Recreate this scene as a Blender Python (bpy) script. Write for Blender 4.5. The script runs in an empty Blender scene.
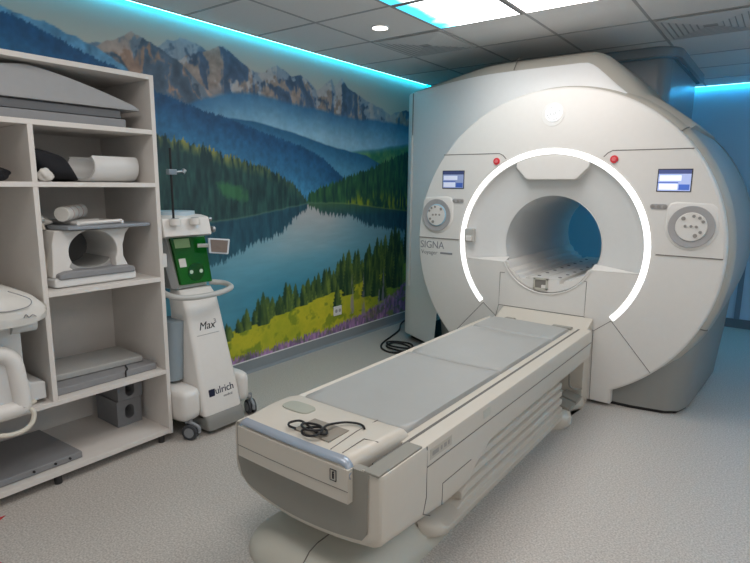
import bpy, bmesh, math, random
import numpy as np
from mathutils import Matrix, Vector

scene = bpy.context.scene
COL = scene.collection
PI = math.pi
rnd = random.Random(7)

# ------------------------------------------------------------------ camera
F, PITCH, YAW, ROLL, CAMH = 550.0, math.radians(9.96), math.radians(36.75), math.radians(0.59), 1.5
cy, sy = math.cos(YAW), math.sin(YAW)
fwd = Vector((-sy*math.cos(PITCH), cy*math.cos(PITCH), -math.sin(PITCH)))
rt = Vector((cy, sy, 0)); up = rt.cross(fwd)
c_, s_ = math.cos(ROLL), math.sin(ROLL)
r2 = c_*rt + s_*up; u2 = -s_*rt + c_*up
cd = bpy.data.cameras.new('camera'); cam = bpy.data.objects.new('camera', cd); COL.objects.link(cam)
cam.matrix_world = Matrix(((r2.x, u2.x, -fwd.x, 0), (r2.y, u2.y, -fwd.y, 0), (r2.z, u2.z, -fwd.z, CAMH), (0, 0, 0, 1)))
cd.sensor_width = 36; cd.lens = F*36/750; cd.clip_start = 0.02
scene.camera = cam

# ------------------------------------------------------------------ light, exposure
w = bpy.data.worlds.new('world'); scene.world = w; w.use_nodes = True
w.node_tree.nodes['Background'].inputs[0].default_value = (0.6, 0.65, 0.7, 1)
w.node_tree.nodes['Background'].inputs[1].default_value = 0.05
scene.view_settings.view_transform = 'Standard'; scene.view_settings.look = 'None'
scene.view_settings.gamma = 1; scene.view_settings.exposure = 0.27
PANEL_E = 5.2      # emission of the luminous ceiling panels
LED_E = 9.0        # emission of the cyan LED strips
RING_E = 1.25
PANEL_NEAR = 6.4   # added fill panels, out of view over and behind the camera

# ------------------------------------------------------------------ helpers
def lin(h):
    if isinstance(h, str):
        h = h.lstrip('#'); v = [int(h[i:i+2], 16)/255 for i in (0, 2, 4)]
    else: v = h
    return tuple(x/12.92 if x <= .04045 else ((x+.055)/1.055)**2.4 for x in v)

def mat(name, col, rough=.5, metal=0, noise=0, scale=30, bump=0, emit=None, es=0, coat=0, alpha=1, trans=0):
    m = bpy.data.materials.new(name); m.use_nodes = True
    nt = m.node_tree; b = nt.nodes['Principled BSDF']
    b.inputs['Base Color'].default_value = (*lin(col), 1)
    b.inputs['Roughness'].default_value = rough; b.inputs['Metallic'].default_value = metal
    b.inputs['Coat Weight'].default_value = coat
    b.inputs['Transmission Weight'].default_value = trans
    if emit:
        b.inputs['Emission Color'].default_value = (*lin(emit), 1); b.inputs['Emission Strength'].default_value = es
    tc = nt.nodes.new('ShaderNodeTexCoord'); n = nt.nodes.new('ShaderNodeTexNoise')
    n.inputs['Scale'].default_value = scale; n.inputs['Detail'].default_value = 4
    nt.links.new(tc.outputs['Object'], n.inputs['Vector'])
    mx = nt.nodes.new('ShaderNodeMix'); mx.data_type = 'RGBA'
    L = lin(col); k = noise if noise else .02
    mx.inputs[6].default_value = (*[x*(1-k) for x in L], 1); mx.inputs[7].default_value = (*[min(1, x*(1+k)) for x in L], 1)
    nt.links.new(n.outputs['Fac'], mx.inputs[0]); nt.links.new(mx.outputs[2], b.inputs['Base Color'])
    if bump:
        bp = nt.nodes.new('ShaderNodeBump'); bp.inputs['Strength'].default_value = bump; bp.inputs['Distance'].default_value = .002
        nt.links.new(n.outputs['Fac'], bp.inputs['Height']); nt.links.new(bp.outputs['Normal'], b.inputs['Normal'])
    return m

M = {}
M['white'] = mat('white_plastic', '#e3e0db', .38)
M['white2'] = mat('cool_white_plastic', '#dcdcda', .4)
M['shoulder'] = mat('grey_white_plastic', '#e4e4e3', .42)
M['band'] = mat('warm_grey_plastic', '#b5b0a6', .45)
M['body'] = mat('grey_plastic', '#9b9c9b', .45)
M['foot'] = mat('mid_grey_plastic', '#8b8b87', .5)
M['seam'] = mat('seam_shadow', '#77726c', .8)
M['dark'] = mat('dark_plastic', '#2b2b2d', .5)
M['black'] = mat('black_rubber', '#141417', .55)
M['table'] = mat('table_plastic', '#cdc6ba', .38)
M['tgrey'] = mat('table_grey_plastic', '#928f86', .45)
M['tgreen'] = mat('table_skirt_plastic', '#c3c1b5', .45)
M['pad'] = mat('grey_vinyl_pad', '#a9a9a6', .45, noise=.04, scale=8)
M['bluegrey'] = mat('blue_grey_edge', '#a4aebb', .25, metal=.2)
M['shelf'] = mat('white_laminate', '#ded9d3', .5)
M['foam'] = mat('grey_foam', '#848689', .8, noise=.08, scale=60, bump=.2)
M['greypad'] = mat('grey_cover', '#8c8d8f', .6)
M['cover'] = mat('pale_grey_cover', '#a3a4a5', .6, noise=.04)
M['cloth'] = mat('white_cloth', '#d7d5cf', .85, noise=.06, scale=25, bump=.3)
M['blackcloth'] = mat('black_cloth', '#16171d', .85, noise=.3, scale=20, bump=.5)
M['red'] = mat('red_button', '#d8323a', .4)
M['redpaint'] = mat('red_sticker', '#c2202a', .5)
M['text'] = mat('grey_print', '#8a8a8c', .6)
M['textdark'] = mat('dark_print', '#1c1c22', .6)
M['btn'] = mat('button_grey', '#97938e', .4)
M['recess'] = mat('dial_rim_grey', '#aaa8a8', .4)
M['blueglow'] = mat('pale_blue_trim', '#9fc3d6', .35)
M['metal'] = mat('brushed_metal', '#a9abad', .3, metal=.9)
M['cable'] = mat('cream_cable', '#d8d2c4', .5)
M['duct'] = mat('dark_grey_duct', '#7b848a', .28, noise=.05, scale=4)
M['ductlip'] = mat('grey_duct_lip', '#868d91', .3)
M['wall'] = mat('painted_wall', '#e2e6e8', .6, noise=.02, scale=5)
M['backwall'] = mat('blue_lit_wall', '#a6bfd3', .6, noise=.02, scale=5)  # blue LED light on the white back wall is put into the colour
M['base'] = mat('vinyl_coving', '#8b9398', .5, noise=.04, scale=80)
M['trimw'] = mat('white_trim', '#e6e6e6', .5)
M['tile'] = mat('ceiling_tile', '#eeedec', .8, noise=.05, scale=120, bump=.1)
M['tbar'] = mat('ceiling_grid_bar', '#b4b4b5', .6)
M['vent'] = mat('grille_grey', '#dedede', .5)
M['ventdark'] = mat('grille_shadow', '#b0b2b4', .8)
M['led'] = mat('cyan_led', '#35d0f0', .5, emit='#00ccf2', es=LED_E)
M['ledback'] = mat('blue_cyan_led', '#35c8ff', .5, emit='#20bff5', es=LED_E*2.4)
M['ledcore'] = mat('bright_led', '#bdfaff', .5, emit='#b4f8ff', es=2.4)
M['ring'] = mat('white_light_ring', '#ffffff', .5, emit='#ffffff', es=RING_E)
M['logo'] = mat('lit_emblem', '#ffffff', .5, emit='#ffffff', es=.3)
M['logog'] = mat('emblem_lines', '#a9abae', .5)
M['down'] = mat('lit_lens', '#ffffff', .5, emit='#fff6ea', es=4)
M['tyre'] = mat('grey_tyre', '#3e4146', .6)
M['wheel'] = mat('wheel_grey', '#8c9196', .5)
M['greydoor'] = mat('clear_grey_plastic', '#93a0a8', .2)

def link(name, me, m=None, parent=None):
    o = bpy.data.objects.new(name, me); COL.objects.link(o)
    if m is not None:
        for x in (m if isinstance(m, (list, tuple)) else [m]): me.materials.append(x)
    if parent is not None:
        o.parent = parent
        T = Matrix.Identity(4); q = parent
        while q is not None: T = q.matrix_basis.inverted() @ Matrix.Identity(4) if q.parent is None else T; q = q.parent
        # parents below the root carry identity transforms, so only the root's offset has to be undone
        root = parent
        while root.parent is not None: root = root.parent
        o.matrix_parent_inverse = root.matrix_basis.inverted() if parent is root else Matrix.Identity(4)
    return o

def tag(o, label=None, cat=None, group=None, kind=None):
    if label: o['label'] = label
    if cat: o['category'] = cat
    if group: o['group'] = group
    if kind: o['kind'] = kind
    return o

def thing(name, loc, label, cat, group=None):
    o = bpy.data.objects.new(name, None); o.location = loc; o.empty_display_size = .05
    COL.objects.link(o); o.matrix_basis = Matrix.Translation(loc)
    return tag(o, label, cat, group)

class G:
    """collects shapes and links them as one mesh"""
    def __init__(s): s.bm = bmesh.new(); s.mi = 0
    def _fin(s, faces):
        for f in faces: f.material_index = s.mi
    def poly(s, vs, faces, mi=None):
        v = [s.bm.verts.new(p) for p in vs]
        for f in faces:
            try:
                ff = s.bm.faces.new([v[i] for i in f]); ff.material_index = s.mi if mi is None else mi
            except ValueError: pass
        return s
    def box(s, x0, x1, y0, y1, z0, z1, rot=0, tilt=0):
        c = Vector(((x0+x1)/2, (y0+y1)/2, (z0+z1)/2))
        R = Matrix.Rotation(rot, 3, 'Z') @ Matrix.Rotation(tilt, 3, 'Y')
        vs = [c + R @ (Vector((x, y, z)) - c) for x in (x0, x1) for y in (y0, y1) for z in (z0, z1)]
        return s.poly(vs, [(0, 1, 3, 2), (4, 6, 7, 5), (0, 4, 5, 1), (2, 3, 7, 6), (0, 2, 6, 4), (1, 5, 7, 3)])
    def prism(s, pts, axis, a, b):
        """pts: 2-D outline in the two remaining axes (order x,y,z), extruded along axis from a to b"""
        def P(p, d):
            if axis == 0: return (d, p[0], p[1])
            if axis == 1: return (p[0], d, p[1])
            return (p[0], p[1], d)
        n = len(pts)
        return s.poly([P(p, a) for p in pts]+[P(p, b) for p in pts],
                      [tuple(range(n)), tuple(range(2*n-1, n-1, -1))]+[(i, (i+1) % n, n+(i+1) % n, n+i) for i in range(n)])
    def loft(s, rings, closed=True, caps=True, mi=None):
        n = len(rings[0]); vs = [p for r in rings for p in r]; fs = []
        for k in range(len(rings)-1):
            for i in range(n if closed else n-1):
                j = (i+1) % n; fs.append((k*n+i, k*n+j, (k+1)*n+j, (k+1)*n+i))
        if caps and closed: fs += [tuple(range(n))[::-1], tuple(range((len(rings)-1)*n, len(rings)*n))]
        return s.poly(vs, fs, mi)
    def cyl(s, p0, p1, r0, r1=None, n=24):
        r1 = r0 if r1 is None else r1; p0 = Vector(p0); p1 = Vector(p1); d = (p1-p0).normalized()
        a = d.orthogonal().normalized(); b = d.cross(a)
        ring = lambda p, r: [p+r*(math.cos(t)*a+math.sin(t)*b) for t in [2*PI*i/n for i in range(n)]]
        return s.loft([ring(p0, r0), ring(p1, r1)])
    def tube(s, pts, r, n=8, smooth=0, closed=False):
        pts = [Vector(p) for p in pts]
        if smooth:
            out = []; N = len(pts)
            rng = range(N) if closed else range(N-1)
            for i in rng:
                g = (lambda k: pts[k % N]) if closed else (lambda k: pts[max(0, min(N-1, k))])
                p0, p1, p2, p3 = g(i-1), g(i), g(i+1), g(i+2)
                for k in range(smooth):
                    t = k/smooth
                    out.append(.5*((2*p1)+(p2-p0)*t+(2*p0-5*p1+4*p2-p3)*t*t+(3*p1-p0-3*p2+p3)*t**3))
            if not closed: out.append(pts[-1])
            pts = out
        rings = []; N = len(pts); prev = None
        for i, p in enumerate(pts):
            if closed: d = pts[(i+1) % N]-pts[i-1]
            else: d = pts[min(i+1, N-1)]-pts[max(i-1, 0)]
            d.normalize()
            a = d.orthogonal().normalized() if prev is None else (prev-d*prev.dot(d)).normalized()
            prev = a; b = d.cross(a)
            rings.append([p+r*(math.cos(2*PI*k/n)*a+math.sin(2*PI*k/n)*b) for k in range(n)])
        if closed: rings.append(rings[0])
        return s.loft(rings, caps=not closed)
    def ball(s, c, rx, ry=None, rz=None, n=16):
        ry = ry or rx; rz = rz or rx
        rings = []
        for i in range(1, n//2):
            t = PI*i/(n//2)
            rings.append([(c[0]+rx*math.sin(t)*math.cos(2*PI*k/n), c[1]+ry*math.sin(t)*math.sin(2*PI*k/n), c[2]-rz*math.cos(t)) for k in range(n)])
        return s.loft(rings)
    def build(s, name, m, parent=None, bevel=0, seg=2, smooth=True, sub=0, angle=35, normals=True):
        if normals: bmesh.ops.recalc_face_normals(s.bm, faces=s.bm.faces)
        me = bpy.data.meshes.new(name); s.bm.to_mesh(me); s.bm.free()
        o = link(name, me, m, parent)
        if smooth:
            for p in me.polygons: p.use_smooth = True
            me.set_sharp_from_angle(angle=math.radians(angle))
        if bevel:
            b = o.modifiers.new('bevel', 'BEVEL'); b.width = bevel; b.segments = seg; b.limit_method = 'ANGLE'
            b.angle_limit = math.radians(40); b.harden_normals = True
            me.set_sharp_from_angle(angle=math.radians(180))
        if sub:
            q = o.modifiers.new('sub', 'SUBSURF'); q.levels = q.render_levels = sub
            me.set_sharp_from_angle(angle=math.radians(180))
        return o

def struct(o): o['kind'] = 'structure'; return o

def text(name, body, size, origin, xdir, ydir, m, parent, ext=.0015, shear=0, align='LEFT', sx=1):
    cu = bpy.data.curves.new(name, 'FONT'); cu.body = body; cu.size = size; cu.extrude = ext; cu.shear = shear; cu.align_x = align
    t = bpy.data.objects.new('t', cu); COL.objects.link(t)
    dg = bpy.context.evaluated_depsgraph_get()
    me = bpy.data.meshes.new_from_object(t.evaluated_get(dg)); me.name = name
    bpy.data.objects.remove(t)
    x = Vector(xdir).normalized(); y = Vector(ydir).normalized(); z = x.cross(y)
    me.transform(Matrix(((x.x*sx, y.x, z.x, origin[0]), (x.y*sx, y.y, z.y, origin[1]), (x.z*sx, y.z, z.z, origin[2]), (0, 0, 0, 1))))
    me.materials.clear()
    return link(name, me, m, parent)

# ================================================================== THE ROOM
XW, YB, ZC = -3.34, 7.05, 2.57       # mural wall, back wall, ceiling
XR, YF = 1.9, -1.5                   # walls beyond the frame
# floor: speckled sheet vinyl
def floor_mat():
    m = bpy.data.materials.new('speckled_vinyl'); m.use_nodes = True; nt = m.node_tree; b = nt.nodes['Principled BSDF']
    tc = nt.nodes.new('ShaderNodeTexCoord')
    n1 = nt.nodes.new('ShaderNodeTexNoise'); n1.inputs['Scale'].default_value = 120; n1.inputs['Detail'].default_value = 3
    n2 = nt.nodes.new('ShaderNodeTexVoronoi'); n2.inputs['Scale'].default_value = 60
    n3 = nt.nodes.new('ShaderNodeTexNoise'); n3.inputs['Scale'].default_value = 1.3
    for n in (n1, n2, n3): nt.links.new(tc.outputs['Object'], n.inputs['Vector'])
    r = nt.nodes.new('ShaderNodeValToRGB'); e = r.color_ramp.elements
    e[0].position = .35; e[0].color = (*lin('#a9a49d'), 1); e[1].position = .65; e[1].color = (*lin('#cfcac4'), 1)
    nt.links.new(n1.outputs['Fac'], r.inputs[0])
    r2_ = nt.nodes.new('ShaderNodeValToRGB'); e = r2_.color_ramp.elements
    e[0].position = .03; e[0].color = (1, 1, 1, 1); e[1].position = .16; e[1].color = (0, 0, 0, 1)
    nt.links.new(n2.outputs['Distance'], r2_.inputs[0])
    mx = nt.nodes.new('ShaderNodeMix'); mx.data_type = 'RGBA'; mx.inputs[7].default_value = (*lin('#7b7875'), 1)
    ml = nt.nodes.new('ShaderNodeMath'); ml.operation = 'MULTIPLY'; ml.inputs[1].default_value = .7
    nt.links.new(r2_.outputs[0], ml.inputs[0]); nt.links.new(ml.outputs[0], mx.inputs[0]); nt.links.new(r.outputs[0], mx.inputs[6])
    nt.links.new(mx.outputs[2], b.inputs['Base Color'])
    b.inputs['Roughness'].default_value = .42
    return m
M['floor'] = floor_mat()
struct(G().box(XW-.1, XR+.1, YF-.1, YB+.1, -.06, 0).build('floor', M['floor'], smooth=False))
struct(G().box(XW-.12, XW-.003, YF, YB, 0, ZC+.15).build('wall_left', M['wall'], smooth=False))
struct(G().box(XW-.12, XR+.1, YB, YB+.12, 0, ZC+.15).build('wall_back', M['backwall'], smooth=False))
struct(G().box(XR, XR+.12, YF, YB, 0, ZC+.15).build('wall_right', M['wall'], smooth=False))
struct(G().box(XW-.12, XR+.1, YF-.12, YF, 0, ZC+.15).build('wall_front', M['wall'], smooth=False))
# ceiling: slab of tiles that stops 4 cm short of the lit walls, grid bars set into it
CX0, CY1 = XW+.05, YB-.05
g = G(); g.box(CX0, XR, YF, CY1, ZC, ZC+.03)
g.box(XW-.1, XR+.1, YF-.1, YB+.1, ZC+.12, ZC+.15)
g.mi = 1
xs = [-3.30+.61*k for k in range(9)]; ys = [2.905-.605*8+.605*k for k in range(15)]
ys = [y for y in ys if YF < y < CY1]
xs = [CX0+.012]+[x for x in xs[1:] if x < XR]
for x in xs: g.box(x-.009, x+.009, YF, CY1, ZC-.0025, ZC+.002)
for y in ys: g.box(CX0, XR, y-.009, y+.009, ZC-.003, ZC+.002)
struct(g.build('ceiling', [M['tile'], M['tbar']], smooth=False))
# skirting
struct(G().prism([(XW, 0), (XW+.02, 0), (XW+.006, .02), (XW+.004, .1), (XW, .1)], 1, YF, YB).build('baseboard_left', M['base'], smooth=False))
struct(G().box(XW-.002, XW+.007, YF, YB, .1, .108).build('trim_1', M['trimw'], smooth=False))
struct(G().box(XW+.02, XR, YB-.012, YB, 0, .1).build('baseboard_back', mat('dark_vinyl_coving', '#5d6a74', .5), smooth=False))
struct(G().box(-.36, -.31, YB-.02, YB, .1, .8).build('trim_2', mat('blue_grey_trim', '#66798a', .5), smooth=False))

# ------------------------------------------------------------------ mural
def noise2(H, W, cell, seed, cy_=None):
    rs = np.random.RandomState(seed); cy_ = cy_ or cell
    gh, gw = int(H/cy_)+3, int(W/cell)+3
    a = rs.rand(gh, gw)
    yy = np.arange(H)/cy_; xx = np.arange(W)/cell
    y0 = yy.astype(int); x0 = xx.astype(int); fy = (yy-y0)[:, None]; fx = (xx-x0)[None, :]
    fy = fy*fy*(3-2*fy); fx = fx*fx*(3-2*fx)
    return (a[y0][:, x0]*(1-fy)*(1-fx)+a[y0+1][:, x0]*fy*(1-fx)+a[y0][:, x0+1]*(1-fy)*fx+a[y0+1][:, x0+1]*fy*fx)
def fbm(H, W, cell, seed, oct=4, asp=1):
    o = 0; A = 0; k = 1
    for i in range(oct):
        o = o+noise2(H, W, max(1.5, cell/2**i), seed+i, max(1.5, cell*asp/2**i))*k; A += k; k *= .55
    return o/A
def mural():
    st = .0075; Y0, Y1, Z0, Z1 = .2, 7.04, .108, 2.565
    W = int((Y1-Y0)/st); H = int((Z1-Z0)/st)
    y = np.linspace(Y0, Y1, W); z = np.linspace(Z0, Z1, H)
    Yg, Zg = np.meshgrid(y, z)
    def curve(pts, amp=0, cell=12, seed=1, oc=3):
        p = np.array(pts); v = np.interp(y, p[:, 0], p[:, 1])
        if amp: v = v+amp*(fbm(2, W, cell, seed, oc)[0]-.5)*2
        return v
    def spikes(h, wd, seed, dens):
        rs = np.random.RandomState(seed); out = np.zeros(W)
        for c in np.arange(Y0, Y1, dens):
            c2 = c+rs.uniform(-dens, dens)*.6; hh = h*rs.uniform(.4, 1); ww = wd*rs.uniform(.7, 1.2)
            out = np.maximum(out, hh*np.clip(1-np.abs(y-c2)/ww, 0, 1))
        return out
    C = lambda h: np.array([int(h[i:i+2], 16)/255 for i in (1, 3, 5)])
    def mixc(a, b, t): t = np.clip(t, 0, 1)[..., None]; return a*(1-t)+b*t
    def put(img, mask, col):
        m = np.clip(mask, 0, 1)[..., None]; return img*(1-m)+col*m
    soft = lambda d, s=.006: np.clip(d/s+.5, 0, 1)
    n1 = fbm(H, W, 40, 3, 5); n2 = fbm(H, W, 10, 11, 4); n3 = fbm(H, W, 5, 21, 3); nv = fbm(H, W, 3.2, 31, 3, 5)
    # sky
    img = mixc(C('#a7aaa6'), C('#c2bcae'), (2.5-Zg)/.3+.3*(n1-.5)) * np.ones((H, W, 1))
    def mountain(img, pts, seed, base, lit, mist, depth, litamt=.55, snow=0):
        top = curve(pts, .022, 14, seed, 4)[None, :]
        d = top-Zg
        rid = fbm(H, W, 26, seed+5, 5, 1.5)
        shear = np.abs(((Yg*1.0+Zg*.75)*3.2+rid*2.6) % 1-.5)*2          # slanted ridges
        rock = mixc(base*.72, base*1.22, shear*.6+n3*.5-.05)
        slope = np.gradient(top[0])[None, :]/st
        L = soft(shear-.52+.5*slope+.9*(rid-.5), .28)*litamt
        rock = mixc(rock, lit*(.75+.5*n3[..., None]), L)
        if snow: rock = mixc(rock, C('#c8ccd2'), soft(rid+.35*n3-.68-.9*d, .06)*snow)
        rock = mixc(rock, mist, (d-depth*.55)/depth)
        return put(img, soft(d), rock)
    img = mountain(img, [(0, 2.3), (2.08, 2.30), (2.15, 2.36), (2.21, 2.42), (2.25, 2.42), (2.30, 2.45), (2.43, 2.43), (2.52, 2.39), (2.7, 2.2), (7, 2)], 40, C('#5b7186'), C('#8c8d8e'), C('#5f87a8'), .45, .25, .4)
    img = mountain(img, [(0, 2.0), (2.0, 2.12), (2.12, 2.19), (2.21, 2.25), (2.33, 2.33), (2.45, 2.38), (2.54, 2.40), (2.60, 2.44), (2.66, 2.45), (2.72, 2.42), (2.85, 2.37), (2.93, 2.33), (3.00, 2.34), (3.08, 2.39), (3.16, 2.42), (3.25, 2.38), (3.32, 2.34), (3.42, 2.38), (3.50, 2.36), (3.61, 2.29), (3.72, 2.35), (3.81, 2.40), (3.84, 2.35), (3.89, 2.38), (3.94, 2.44), (4.02, 2.37), (4.15, 2.33), (4.39, 2.27), (4.70, 2.20), (5.00, 2.27), (5.4, 2.2), (7, 2.3)], 50, C('#4b5f78'), C('#a98f7c'), C('#4f7ba6'), .42, .75, .5)
    img = mountain(img, [(0, 2.0), (1.5, 2.15), (1.66, 2.23), (1.80, 2.32), (1.89, 2.36), (1.96, 2.42), (2.02, 2.40), (2.09, 2.37), (2.18, 2.33), (2.29, 2.28), (2.44, 2.18), (2.65, 2.05), (3, 1.9), (7, 1.2)], 60, C('#4a5a6b'), C('#a77e66'), C('#4f7496'), .4, .8, .3)
    img = mountain(img, [(0, 2.5), (.9, 2.46), (1.17, 2.42), (1.25, 2.39), (1.38, 2.36), (1.50, 2.34), (1.62, 2.32), (1.73, 2.28), (1.9, 2.2), (2.2, 2.0), (7, 1)], 70, C('#5685a6'), C('#6f9ab8'), C('#4b80a8'), .3, .3)
    # blue misty slope under the big range
    top = curve([(0, 1.5), (2.3, 2.02), (2.69, 2.15), (2.98, 2.17), (3.31, 2.15), (3.7, 2.13), (4.2, 2.11), (4.7, 2.12), (7, 2.1)], .02, 30, 81)[None, :]
    d = top-Zg
    bl = mixc(C('#37688f'), C('#8fbad0'), d/.24+.25*(n1-.5)) * (.92+.16*n3[..., None])
    img = put(img, soft(d, .03)*.95, bl)
    # green valley floor
    top = curve([(0, 1), (3.3, 1.60), (3.5, 1.72), (3.78, 1.78), (4.06, 1.80), (4.53, 1.86), (5.02, 1.93), (7, 1.95)], .008, 20, 91)[None, :]
    gv = mixc(C('#2f6a4e'), C('#7aa05a'), n2*1.6-.4)
    gv = mixc(gv, C('#4f86a0'), (Zg-(top-.05))/.06)
    img = put(img, soft(top-Zg, .02), gv)
    # second hill
    top = curve([(0, 1.9), (2.4, 1.98), (2.69, 1.97), (3.0, 1.96), (3.31, 1.92), (3.89, 1.82), (4.31, 1.78), (4.55, 1.70), (5, 1.6), (7, 1.3)], .008, 20, 95)[None, :]
    hb = mixc(C('#255375'), C('#4f87a6'), (top-Zg)/.2)*(.9+.2*n3[..., None])
    img = put(img, soft(top-Zg, .01), hb)
    # dark blue forested ridge on the left
    top = curve([(0, 2.46), (1.16, 2.37), (1.25, 2.35), (1.38, 2.32), (1.51, 2.28), (1.66, 2.22), (1.82, 2.18), (2.11, 2.07), (2.40, 2.00), (2.69, 1.95), (2.98, 1.89), (3.42, 1.81), (3.69, 1.72), (3.90, 1.60), (4.1, 1.45), (7, 1)], .008, 14, 99)[None, :]+spikes(.022, .012, 3, .016)[None, :]
    rb = mixc(C('#1b4468'), C('#3f7ba0'), (top-Zg-.04)/.34)*(.8+.4*n3[..., None])
    img = put(img, soft(top-Zg), rb)
    # dark right forest
    top = curve([(3.46, 1.33), (3.52, 1.40), (3.65, 1.45), (3.95, 1.53), (4.32, 1.62), (4.71, 1.74), (5.02, 1.84), (6, 1.95), (7, 2.0)], .012, 12, 103)[None, :]+spikes(.05, .022, 5, .03)[None, :]
    fr = mixc(C('#12302c'), C('#3d6a3c'), nv*1.5-.35)
    fr = mixc(fr, C('#8f9a2e'), soft(nv-.55, .2)*np.clip((1.46-Zg)/.12, 0, 1)*.8*(Yg > 4))
    sp = (Yg > 3.44)
    img = put(img, soft(top-Zg)*sp, fr)
    # left forest hill with lit tree tops
    top = curve([(0, 1.85), (2.04, 1.79), (2.22, 1.77), (2.42, 1.74), (2.63, 1.68), (2.86, 1.63), (3.00, 1.60), (3.17, 1.54), (3.34, 1.46), (3.47, 1.36), (3.52, 1.1), (7, 1.0)], .01, 12, 107)[None, :]
    spk = spikes(.055, .02, 7, .022)[None, :]
    fl = mixc(C('#12272b'), C('#2c4f4a'), nv*1.5-.3)
    fl = mixc(fl, C('#b5a64a'), soft(nv-.5, .25)*np.clip(1-(top+.03-Zg)/.1, 0, 1)*np.clip((3.4-Yg)/.8, .15, 1)*.8)
    glade = np.exp(-(((Yg-2.62)-.9*(1.50-Zg))/.13)**2-((Zg-1.45)/.11)**2)
    fl = mixc(fl, C('#3d7a45'), soft(glade+1.1*n2-1.15, .3)*.55)
    img = put(img, soft(top+spk-Zg), fl)
    # lake
    shore = curve([(0, 1.1), (2.00, 1.17), (2.48, 1.22), (2.75, 1.24), (3.06, 1.28), (3.48, 1.335), (3.52, 1.34), (3.78, 1.335), (4.11, 1.32), (4.98, 1.23), (7, 1.2)], .006, 10, 109)[None, :]
    t = (1.33-Zg)/.62
    lk = mixc(C('#b9b3b0'), C('#6fa0b0'), t*1.25+.1*(n1-.5)); lk = mixc(lk, C('#3d7f96'), (t-.62)/.5)
    lk = mixc(lk, C('#5f95a8'), soft(np.abs(Yg-3.6-.6*(Zg-1.2))-.45, .5)*.6)
    lk = lk*(.96+.08*fbm(H, W, 22, 121, 3, .15)[..., None])
    reflL = curve([(0, .6), (1.97, 0.70), (2.29, 0.82), (2.50, 0.93), (2.62, 0.97), (2.87, 1.06), (3.05, 1.10), (3.18, 1.13), (3.33, 1.24), (3.5, 1.34), (7, 1.34)], .014, 6, 111)[None, :]
    reflR = curve([(0, 1.4), (3.50, 1.34), (3.70, 1.26), (4.05, 1.24), (4.38, 1.12), (4.99, 1.03), (7, .9)], .014, 6, 113)[None, :]
    sk = spikes(.06, .018, 9, .024)[None, :]
    rf = mixc(C('#0f2c3a'), C('#2f6170'), nv*.8+(shore-Zg)*.9-.2)
    lk = put(lk, soft(Zg-(reflL-sk), .012)*(Yg < 3.5)*.93, rf)
    lk = put(lk, soft(Zg-(reflR-sk), .012)*(Yg >= 3.5)*.93, mixc(rf, C('#3a5a2c'), (Zg-1.2)/.2))
    img = put(img, soft(shore-Zg, .008), lk)
    img = put(img, np.exp(-((Zg-shore)/.007)**2)*.5, mixc(C('#5d7d6a'), C('#8f9a4a'), (Yg-3.6)/.5)*np.ones((H, W, 1)))
    # foreground meadow
    base = curve([(0, .0), (1.94, .17), (2.34, .27), (2.58, .33), (2.94, .41), (3.38, .47), (3.92, .53), (4.39, .58), (5.04, .67), (7, .85)], .01, 20, 131)[None, :]
    md = mixc(C('#8f9a28'), C('#d8c83a'), n1*.9+n2*.8-.35)
    md = mixc(md, C('#4c6a1e'), soft(n2-.62, .12)*.6)
    md = mixc(md, C('#5a8030'), np.clip((Yg-4.3)/.6, 0, .7))
    img = put(img, soft(base+.03-Zg, .01), md)
    # conifers, drawn back to front
    rs = np.random.RandomState(5)
    tt = [(1.94, .10), (2.34, .11), (2.58, .12), (2.94, .19), (3.2, .23), (3.38, .21), (3.61, .25), (3.99, .31), (4.42, .37), (5.03, .40), (7, .42)]
    bb = np.array([(1.94, .17), (2.34, .27), (2.58, .33), (2.94, .41), (3.38, .47), (3.92, .53), (4.39, .58), (5.04, .67), (7, .85)])
    tt = np.array(tt); trees = []
    for c in np.arange(1.8, 7.0, .030):
        c2 = c+rs.uniform(-.03, .03); h = np.interp(c2, tt[:, 0], tt[:, 1])*rs.uniform(.55, 1.15)
        trees.append((c2, np.interp(c2, bb[:, 0], bb[:, 1])-rs.uniform(.0, .03), h))
    trees += [(2.96, .36, .28), (3.88, .34, .26), (4.38, .40, .5), (4.36, .38, .45), (4.62, .3, .34), (4.9, .4, .55), (4.5, .36, .4), (4.74, .42, .5), (4.05, .44, .45)]
    for (c2, zb, h) in sorted(trees, key=lambda t_: -t_[1]):
        wd = h*.23+.022
        i0, i1 = np.searchsorted(y, [c2-wd, c2+wd]); j0, j1 = np.searchsorted(z, [zb, zb+h])
        if i1 <= i0 or j1 <= j0: continue
        yy = Yg[j0:j1, i0:i1]; zz = Zg[j0:j1, i0:i1]; k = (zz-zb)/h
        half = wd*(1-k)**.75*(.7+.3*np.abs(((k*h/.035) % 1)))*(.75+.5*nv[j0:j1, i0:i1])
        m_ = soft(half-np.abs(yy-c2), .008)
        side = (yy-c2)/wd
        cc = mixc(C('#17301e'), C('#6f8238'), side*.5+.32+(nv[j0:j1, i0:i1]-.5)*1.3)
        img[j0:j1, i0:i1] = put(img[j0:j1, i0:i1], m_, cc)
    # small bush and lupins
    ft = curve([(0, .08), (1.93, .10), (2.33, .15), (2.63, .18), (2.93, .185), (3.37, .185), (3.77, .195), (4.07, .23), (4.48, .27), (4.74, .36), (5.05, .46), (7, .5)], .02, 14, 141)[None, :]
    fs = spikes(.045, .012, 13, .018)[None, :]
    fc = mixc(C('#5d4f78'), C('#b98ac4'), nv*1.9-.4); fc = mixc(fc, C('#3f5a30'), soft(n3-.6, .15)*.5)
    img = put(img, soft(ft+fs-.045-Zg, .006)*(.95-.6*soft(n2-.62, .1)*np.clip((Yg-4.2)/.4, 0, 1)), fc)
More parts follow.
